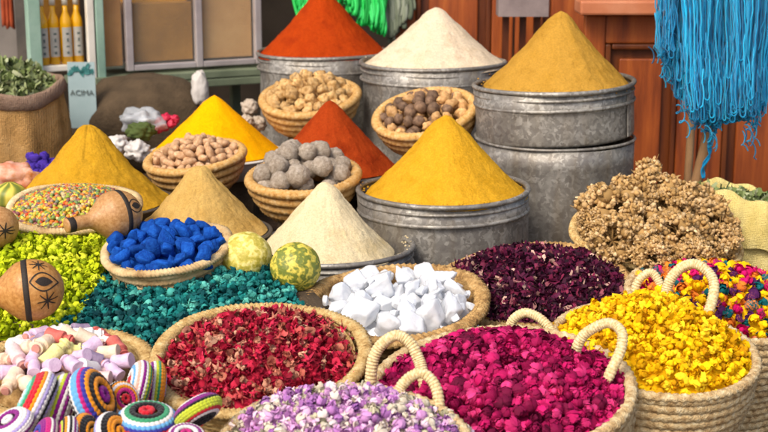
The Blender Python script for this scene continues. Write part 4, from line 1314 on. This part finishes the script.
# ------------------------------------------------------------------ carved wooden shop front, behind the drums
MT['redwood'] = mat('red_brown_wood', ['#5c260c', '#843c12', '#9c4c18', '#b26024'], scale=3, rough=.5, bump=.15, bscale=30, stretch=(6, 6, .7), spec=.45)
MT['redwood_dark'] = mat('dark_red_wood', ['#441c0a', '#643010', '#7c4016'], scale=3, rough=.45, bump=.15, bscale=30, stretch=(6, 6, .7), spec=.4)
MT['ledge'] = mat('worn_ledge', ['#a8603c', '#b8704a', '#c2805c'], scale=5, rough=.6, bump=.2, bscale=30)
def panel_door(x0, x1, z0, z1, y, label, npan=2, name='wooden_door'):
    e = empty(name, Vector(((x0 + x1) / 2, y, z0)), label, 'door', 'red brown panelled doors')
    q = Vector(((x0 + x1) / 2, y, z0)); wd = x1 - x0; st = min(.11, wd * .18)
    def part(nm, cx, cz, sx_, sz_, dy, th, mt_):
        b = MB(); b.box((cx - q.x, dy, cz - q.z), (sx_, th, sz_)); o = b.build(nm, MT[mt_], e, False)
        bv = o.modifiers.new('edge', 'BEVEL'); bv.width = .006; bv.segments = 2
    part('stile', x0 + st / 2, (z0 + z1) / 2, st, z1 - z0, 0, .04, 'redwood'); part('stile', x1 - st / 2, (z0 + z1) / 2, st, z1 - z0, 0, .04, 'redwood')
    ph = (z1 - z0 - .1 * (npan + 1)) / npan
    for k in range(npan + 1):
        part('rail', (x0 + x1) / 2, z0 + .05 + k * (ph + .1), wd - 2 * st, .1, .003, .036, 'redwood')
    for k in range(npan):
        cz = z0 + .1 + k * (ph + .1) + ph / 2; iw = wd - 2 * st
        part('panel', (x0 + x1) / 2, cz, iw, ph, .02, .012, 'redwood_dark')
        part('raised_field', (x0 + x1) / 2, cz, iw - .11, ph - .11, .008, .016, 'redwood')
        for sx_ in (-1, 1): part('moulding', (x0 + x1) / 2 + sx_ * (iw / 2 - .012), cz, .02, ph - .004, .0, .03, 'redwood_dark')
        for sz_ in (-1, 1): part('moulding', (x0 + x1) / 2, cz + sz_ * (ph / 2 - .012), iw - .05, .02, .0, .03, 'redwood_dark')
YD = 4.98
xr = lambda px, y=YD: (px - 384) / FPX * y * 1.0
panel_door(xr(583), xr(700), .05, 1.08, YD, 'red brown panelled door beside the tall drum', 1)
panel_door(xr(702), xr(830), .05, 1.08, YD, 'red brown panelled door behind the blue yarn', 1)
b = MB(); b.box(((xr(583) + xr(830)) / 2 + .02, YD - .03, 1.112), (xr(830) - xr(583) + .1, .16, .05))
o = b.build('counter_ledge', MT['ledge'], None, False); tag(o, 'worn pinkish wooden ledge over the red brown doors', 'ledge'); bv = o.modifiers.new('edge', 'BEVEL'); bv.width = .008; bv.segments = 2
Y2 = 5.75
panel_door(xr(394, Y2), xr(512, Y2), .05, 1.36, Y2, 'orange lit panelled door behind the flour cone', 2)
panel_door(xr(514, Y2), xr(640, Y2), .05, 1.36, Y2, 'red brown panelled door behind the curry cone', 2)
MT['greybeam'] = mat('grey_beam', ['#6c5f5c', '#857672', '#94857f'], scale=5, rough=.8, bump=.3, bscale=30)
b = MB(); b.box((xr(521, 5.4), 5.4, W(521, -8, 5.4).z), (.19, .12, .17)); tag(b.build('grey_box', MT['greybeam'], None, False), 'grey box mounted above the curry drum', 'box')
for px in (505, 522, 536):
    b = MB(); b.box((xr(px, 5.45), 5.45, .8), (.025, .03, W(521, 12, 5.45).z * 2 - 1.6)); tag(b.build('wooden_batten', MT['redwood_dark'], None, False), 'thin dark wooden batten below the grey box', 'batten', 'battens below the grey box')

# ------------------------------------------------------------------ shop wall, and an unseen sheet added to darken the rear
MT['plaster'] = mat('grey_plaster', ['#6e6862', '#847d76', '#968f88'], scale=2.5, rough=.95, bump=.3, bscale=20)
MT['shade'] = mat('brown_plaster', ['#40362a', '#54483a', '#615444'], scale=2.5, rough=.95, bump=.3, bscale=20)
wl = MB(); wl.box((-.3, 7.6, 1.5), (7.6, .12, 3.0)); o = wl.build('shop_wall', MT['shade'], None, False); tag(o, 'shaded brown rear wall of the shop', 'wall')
aw = MB(); aw.box((-.2, 6.7, 2.42), (7.4, 2.6, .05)); o = aw.build('added_awning', MT['burlap_dark'], None, False); tag(o, 'unseen dark sheet added above the shop to darken its rear', 'added_awning')  # added overhead out of view, blocks sky and sun so the background darkens

# ------------------------------------------------------------------ green glazed cabinet on the left
MT['green'] = mat('pale_green_paint', ['#6f9080', '#8aa995', '#9db8a6'], scale=6, rough=.5, bump=.15, bscale=30)
MT['alu'] = mat('grey_frame', ['#a09694', '#b4aaa8', '#beb6b4'], scale=6, rough=.45, metal=.3)
MT['dkgreen'] = mat('dull_green_shelf', ['#56604c', '#6a745c', '#7a846a'], scale=6, rough=.6, bump=.15, bscale=30)
MT['brownfill'] = mat('brown_spice_fill', ['#7a5418', '#8c6220', '#9a6e28'], scale=5, rough=.95, bump=.3, bscale=120)
MT['orangefill'] = mat('orange_spice_fill', ['#a4702e', '#b27c36', '#bd8942'], scale=5, rough=.95, bump=.3, bscale=120)
MT['tanfill'] = mat('tan_spice_fill', ['#a47c48', '#b48a54', '#be965e'], scale=5, rough=.95, bump=.3, bscale=120)
MT['yellowlid'] = mat('yellow_card', ['#b07a08', '#c48c0c'], scale=5, rough=.6)
MT['glass'] = mat('thin_glass', ['#e6ece8', '#eef2ee'], scale=2, rough=.08, trans=.0, spec=.5, alpha=.04)
A0 = W(130, 71, 5.7); A1 = W(258, 63, 5.95)
dx = (A1 - A0); dx.z = 0; yaw = math.atan2(dx.y, dx.x); Lw = dx.length
ce = empty('glazed_cabinet', Matrix.Translation(A0) @ Matrix.Rotation(yaw, 4, 'Z'), 'pale green cabinet with glazed bins of brown spice at the rear', 'cabinet')
def cpart(nm, c, s_, mt_, par=ce, bev=.004):
    b = MB(); b.box(c, s_); o = b.build(nm, MT[mt_], par, False)
    bv = o.modifiers.new('edge', 'BEVEL'); bv.width = bev; bv.segments = 2
    return o
Hc = .62
mid = Lw * .53
for x_ in (0, mid, Lw):
    cpart('post', (x_, 0, Hc / 2), (.03, .03, Hc), 'alu')
for x0_, x1_, fm in ((.016, mid - .016, 'brownfill'), (mid + .016, Lw - .016, 'tanfill')):
    cpart('bottom_rail', ((x0_ + x1_) / 2, 0, .012), (x1_ - x0_, .026, .024), 'alu')
    cpart('spice_fill', ((x0_ + x1_) / 2, .17, .02 + (.24 if fm == 'brownfill' else .3) / 2 + .01), (x1_ - x0_ - .002, .3, .24 if fm == 'brownfill' else .3), fm)
    cpart('pane', ((x0_ + x1_) / 2, -.002, Hc / 2 + .01), (x1_ - x0_ - .002, .004, Hc - .03), 'glass', bev=.001)
cpart('yellow_card', (mid / 2, .16, .31), (mid - .05, .2, .1), 'yellowlid')
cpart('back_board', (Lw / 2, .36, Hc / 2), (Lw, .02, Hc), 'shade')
cpart('shelf', (Lw / 2 - .06, .16, -.028), (Lw + .2, .44, .03), 'dkgreen')
cpart('shelf', (Lw / 2 - .06, .15, -.062), (Lw + .24, .42, .032), 'dkgreen')
# left bay: side bin and bottle cupboard
cpart('side_fill', (-.062, .1, .16), (.082, .16, .28), 'orangefill'); cpart('pane', (-.062, .012, .2), (.086, .004, .38), 'glass', bev=.001)
cpart('post', (-.128, -.02, .2), (.034, .05, .54), 'green'); cpart('post', (-.165, -.03, .2), (.03, .03, .54), 'white_enamel')
cpart('post', (-.39, -.03, .2), (.05, .05, .54), 'green')
cpart('shelf', (-.275, .03, .03), (.2, .12, .024), 'white_enamel')
cpart('back_board', (-.275, .11, .26), (.22, .015, .5), 'brownfill')
cpart('leg', (-.128, -.02, -.45), (.04, .04, .75), 'green'); cpart('leg', (Lw - .03, .2, -.45), (.04, .04, .75), 'dkgreen'); cpart('leg', (-.39, .1, -.45), (.04, .04, .75), 'green')
# oil bottles
MT['oil'] = mat('golden_oil', ['#cf9204', '#e6aa08', '#f2c01c'], scale=3, rough=.15, spec=.6, sss=.0)
MT['paperlabel'] = mat('paper_label', ['#a8a498', '#c2beb2'], scale=30, rough=.8)
MT['ink'] = mat('ink', ['#56605c', '#66706c'], scale=10, rough=.8)
MT['capm'] = mat('pale_cap', ['#c9c2b0', '#dbd4c2'], scale=5, rough=.5)
def oil(x_, k):
    M4 = ce.matrix_basis @ Matrix.Translation((x_, .015 + .01 * (k % 2), .043))
    e = empty('oil_bottle', M4, ['golden oil bottle nearest the green corner post', 'golden oil bottle second from the green corner post', 'golden oil bottle third from the green corner post', 'golden oil bottle against the white post'][k], 'bottle', 'oil bottles in the cabinet')
    r = .023
    v, f = lathe([(0, 0), (r, 0), (r, .16), (r * .9, .18), (r * .45, .205), (r * .42, .235), (0, .235)], 24); MB().add(v, f).build('body', MT['oil'], e)
    v, f = lathe([(0, .232), (r * .5, .232), (r * .5, .27), (0, .27)], 16); MB().add(v, f).build('cap', MT['capm'], e)
    lv = []
    for i in range(9):
        a_ = -PI / 2 + (-.9 + 1.8 * i / 8)
        for z in (.03, .145): lv.append((1.03 * r * math.cos(a_), 1.03 * r * math.sin(a_), z))
    o = MB().add(np.array(lv), gridfaces(9, 2)).build('label', MT['paperlabel'], e)
    mb = MB()
    for z, hh, ww in ((.12, .008, .5), (.095, .014, .3), (.07, .006, .5), (.045, .01, .4)):
        lv = []
        for i in range(5):
            a_ = -PI / 2 + ww * (-.5 + i / 4)
            for zz in (z - hh / 2, z + hh / 2): lv.append((1.06 * r * math.cos(a_), 1.06 * r * math.sin(a_), zz))
        mb.add(np.array(lv), gridfaces(5, 2))
    mb.build('print', MT['ink'], o)
for k in range(4): oil(-.345 + .047 * k, k)

# leaflet hanging on the cabinet
MT['teal_paper'] = mat('teal_leaf_print', ['#1c5854', '#2f6e6a', '#4a8884'], scale=60, rough=.6, contrast=(.35, .6))
MT['pale_paper'] = mat('pale_blue_paper', ['#8fa6a6', '#9db2b2', '#a9bcbc'], scale=4, rough=.6)
le = empty('leaflet', Matrix.Translation(W(84, 128, 5.45)), 'pale blue leaflet with leafy teal top hanging below the oil bottles', 'leaflet')
lw, lh = m(27, 5.45), m(66, 5.45)
b = MB(); b.box((0, 0, lh / 2), (lw, .004, lh)); b.build('sheet', MT['pale_paper'], le, False)
b = MB()
for k in range(26):
    v0_, f0_ = np.array([(-.004, 0, -.011), (.004, 0, -.011), (.006, 0, .0), (0, 0, .014), (-.006, 0, .0)]), [(0, 1, 2, 3, 4)]
    a_ = random.uniform(0, 6.28); ca, sa = math.cos(a_), math.sin(a_)
    x_ = random.uniform(-lw * .42, lw * .42); z_ = lh * random.uniform(.78, .95)
    b.add(np.stack([v0_[:, 0] * ca - v0_[:, 2] * sa + x_, np.full(5, -.0035 - k * .00012), v0_[:, 0] * sa + v0_[:, 2] * ca + z_], 1), f0_)
b.build('leaf_print', MT['teal_paper'], le, False)
tx_ = bpy.data.curves.new('lettering', 'FONT'); tx_.body = 'ACIMA'; tx_.size = .03; tx_.align_x = 'CENTER'; tx_.extrude = .0005
tx_.materials.append(MT['ink'])
tmp = bpy.data.objects.new('lettering_curve', tx_); COL.objects.link(tmp); bpy.context.view_layer.update()
me_ = bpy.data.meshes.new_from_object(tmp.evaluated_get(bpy.context.evaluated_depsgraph_get())); bpy.data.objects.remove(tmp)
to = link('lettering', me_, le); to.location = (0, -.005, lh * .5); to.rotation_euler = (PI / 2, 0, 0)

# ------------------------------------------------------------------ things stored under and beside the cabinet
def lumpy(name, px, py, t, scale, mt, label, cat, amp=.25, fr_=1.6, seed=1, group=None):
    v, f = lump(4, (1, 1, 1), amp, fr_, seed, 4)
    o = link(name, mkmesh(name, v * np.array(scale), f, mt), None, Matrix.Translation(W(px, py, t)))
    return tag(o, label, cat, group)
MT['brown_sack'] = mat('dull_brown_sacking', ['#3a2e1e', '#4a3c2a', '#564632'], scale=12, rough=.95, bump=.5, bscale=90)
MT['white_bag'] = mat('white_plastic', ['#b4aea6', '#c6c0b8', '#d2cdc6'], scale=5, rough=.4, bump=.3, bscale=12)
MT['film'] = mat('clear_film', ['#a7adb0', '#c4c9cc', '#dfe3e6'], scale=9, rough=.2, bump=.6, bscale=14, alpha=.55)
MT['red_sweets'] = mat('red_sweets', ['#8c1030', '#b81c40', '#c8344c'], scale=20, rough=.5)
MT['pink_mix'] = mat('pink_orange_mix', ['#b86a4a', '#d08a6a', '#d8a890', '#c07a3a'], scale=24, rough=.6, bump=.4, bscale=30)
lumpy('slumped_sack', 150, 124, 5.6, (.3, .2, .2), MT['brown_sack'], 'dull brown sack slumped under the green cabinet', 'sack', .14, 1.2, 3)
lumpy('white_bundle', 200, 88, 5.45, (.035, .03, .07), MT['white_bag'], 'white cloth bundle hanging under the cabinet shelf', 'bundle', .2, 1.5, 5)
lumpy('white_bag', 118, 144, 4.55, (.036, .036, .028), MT['white_bag'], 'crumpled white bag beside the ochre cone', 'bag', .4, 1.9, 7)
lumpy('white_bag', 137, 151, 4.45, (.038, .034, .032), MT['white_bag'], 'small white bag touching the almond basket', 'bag', .4, 1.9, 11)
lumpy('clear_bag', 143, 122, 4.95, (.075, .07, .05), MT['film'], 'clear film bag behind the white bags', 'bag', .45, 1.9, 13)
lumpy('green_bundle', 141, 131, 4.85, (.05, .04, .03), MT['herb'], 'dull green herb bundle under the clear bag', 'bundle', .4, 2.5, 15)
for k, (px, py) in enumerate([(160, 121), (166, 118), (164, 127), (171, 124), (158, 129), (175, 119)]):
    lumpy('red_sweet', px, py, 4.95, (.017, .017, .015), MT['red_sweets'], 'small red wrapped sweet behind the turmeric cone', 'sweet', .35, 1.6, 20 + k, 'red sweets behind the turmeric')
for k, (px, py, r_) in enumerate([(250, 107, .03), (258, 124, .028), (246, 122, .026)]):
    lumpy('rough_ball', px, py, 5.0 - .05 * k, (r_, r_, r_ * .95), MT['stone'], 'stray rough grey ball behind the turmeric cone, ' + ['uppermost', 'nearest the nut basket', 'against the cone'][k], 'ball', .3, 2.6, 30 + k, 'stray rough balls')
lumpy('mixed_bag', 14, 178, 4.1, (.075, .06, .045), MT['pink_mix'], 'clear bag of pink and orange pieces beside the ochre cone', 'bag', .3, 2, 33)
lumpy('green_melon', 10, 197, 3.86, (.05, .05, .04), MT['melon_g'], 'small green melon at the edge above the seed bowl', 'melon', .08, 1.2, 35)
ms = [mkmesh('purple_lump', *chunk(200 + i, 8, (1, .8, .7), 20, 2, .08), MT['purple'], True) for i in range(4)]
for k in range(34):
    px = random.uniform(30, 66); py = random.uniform(154, 176)
    o = link('purple_lump', ms[k % 4], None, Matrix.Translation(W(px, py, 4.4 - (py - 154) * .008)) @ rot_rand() @ Matrix.Scale(.021 * random.uniform(.7, 1.2), 4))
    tag(o, 'deep purple pigment lump behind the ochre cone', 'pigment', 'purple pigment lumps')
lumpy('purple_pile', 46, 172, 4.42, (.08, .06, .045), MT['purple'], 'low pile of deep purple pigment behind the ochre cone', 'pigment', .3, 2, 41)['kind'] = 'stuff'

# green net and grey cloth hanging behind the red cone
MT['green_net'] = mat('bright_green_net', ['#0c9a3c', '#14b84a', '#3ad66a'], tint=True, scale=6, rough=.6, island=.25)
MT['grey_cloth'] = mat('grey_green_cloth', ['#5a6450', '#78806a', '#8c9280'], tint=True, scale=6, rough=.9, island=.2)
def hang(name, spots, mt, label, cat, rad):
    e = empty(name, W(*spots[0]), label, cat); iv = Matrix.Translation(W(*spots[0])).inverted()
    for (px, py, t) in spots:
        mb = MB()
        for s in range(22):
            x0 = px + random.gauss(0, 4); y1 = py + random.gauss(0, 4); ph = random.uniform(0, 6)
            ps = [tuple(iv @ W(x0 + 1.8 * math.sin(q * 7 + ph) + (px - x0) * q * .3, -30 + (y1 + 30) * q, t + .02 * math.sin(3 * q + ph))) for q in np.linspace(0, 1, 14)]
            v, f = tube(ps, rad * random.uniform(.7, 1.3), 6, cap=True); mb.add(v, f, random.random())
        mb.build('strand', mt, e, True, True)
hang('green_net', [(302, 14, 5.6), (312, 10, 5.6), (352, 10, 5.6), (362, 20, 5.62), (372, 26, 5.6), (381, 30, 5.6), (338, 4, 5.6)], MT['green_net'], 'bright green plastic net hanging behind the large red cone', 'net', .006)
hang('grey_cloth', [(392, 34, 5.66), (398, 26, 5.66), (406, 16, 5.66)], MT['grey_cloth'], 'grey green cloth strips hanging beside the green net', 'cloth', .009)

# ------------------------------------------------------------------ far left corner
b = MB(); b.box((W(-40, 20, 6.4).x, 6.4, 1.0), (.62, .1, 2.0)); tag(b.build('plaster_pillar', MT['plaster'], None, False), 'grey plaster pillar behind the herb sack', 'pillar')
b = MB(); b.box((W(25, 20, 6.2).x, 6.2, .95), (.05, .06, 1.9)); tag(b.build('dark_post', MT['enamel'], None, False), 'black upright post between pillar and cabinet', 'post')
MT['orange_cloth'] = mat('rust_cloth', ['#8c3a1c', '#a84a26', '#b85a34'], scale=6, rough=.9, bump=.4, bscale=30)
v = []
for i in range(13):
    for j in range(9):
        v.append((m(11, 6.1) * (i / 12 - .5), .012 * math.sin(i * 1.5 + j * .2), -.3 * j / 8 + .01 * math.sin(i * .9)))
o = MB().add(np.array(v), gridfaces(13, 9)).build('hanging_cloth', MT['orange_cloth']); o.location = W(4, -42, 6.1)
sd = o.modifiers.new('thick', 'SOLIDIFY'); sd.thickness = .006
tag(o, 'rust orange cloth hanging in the top corner before the pillar', 'cloth')
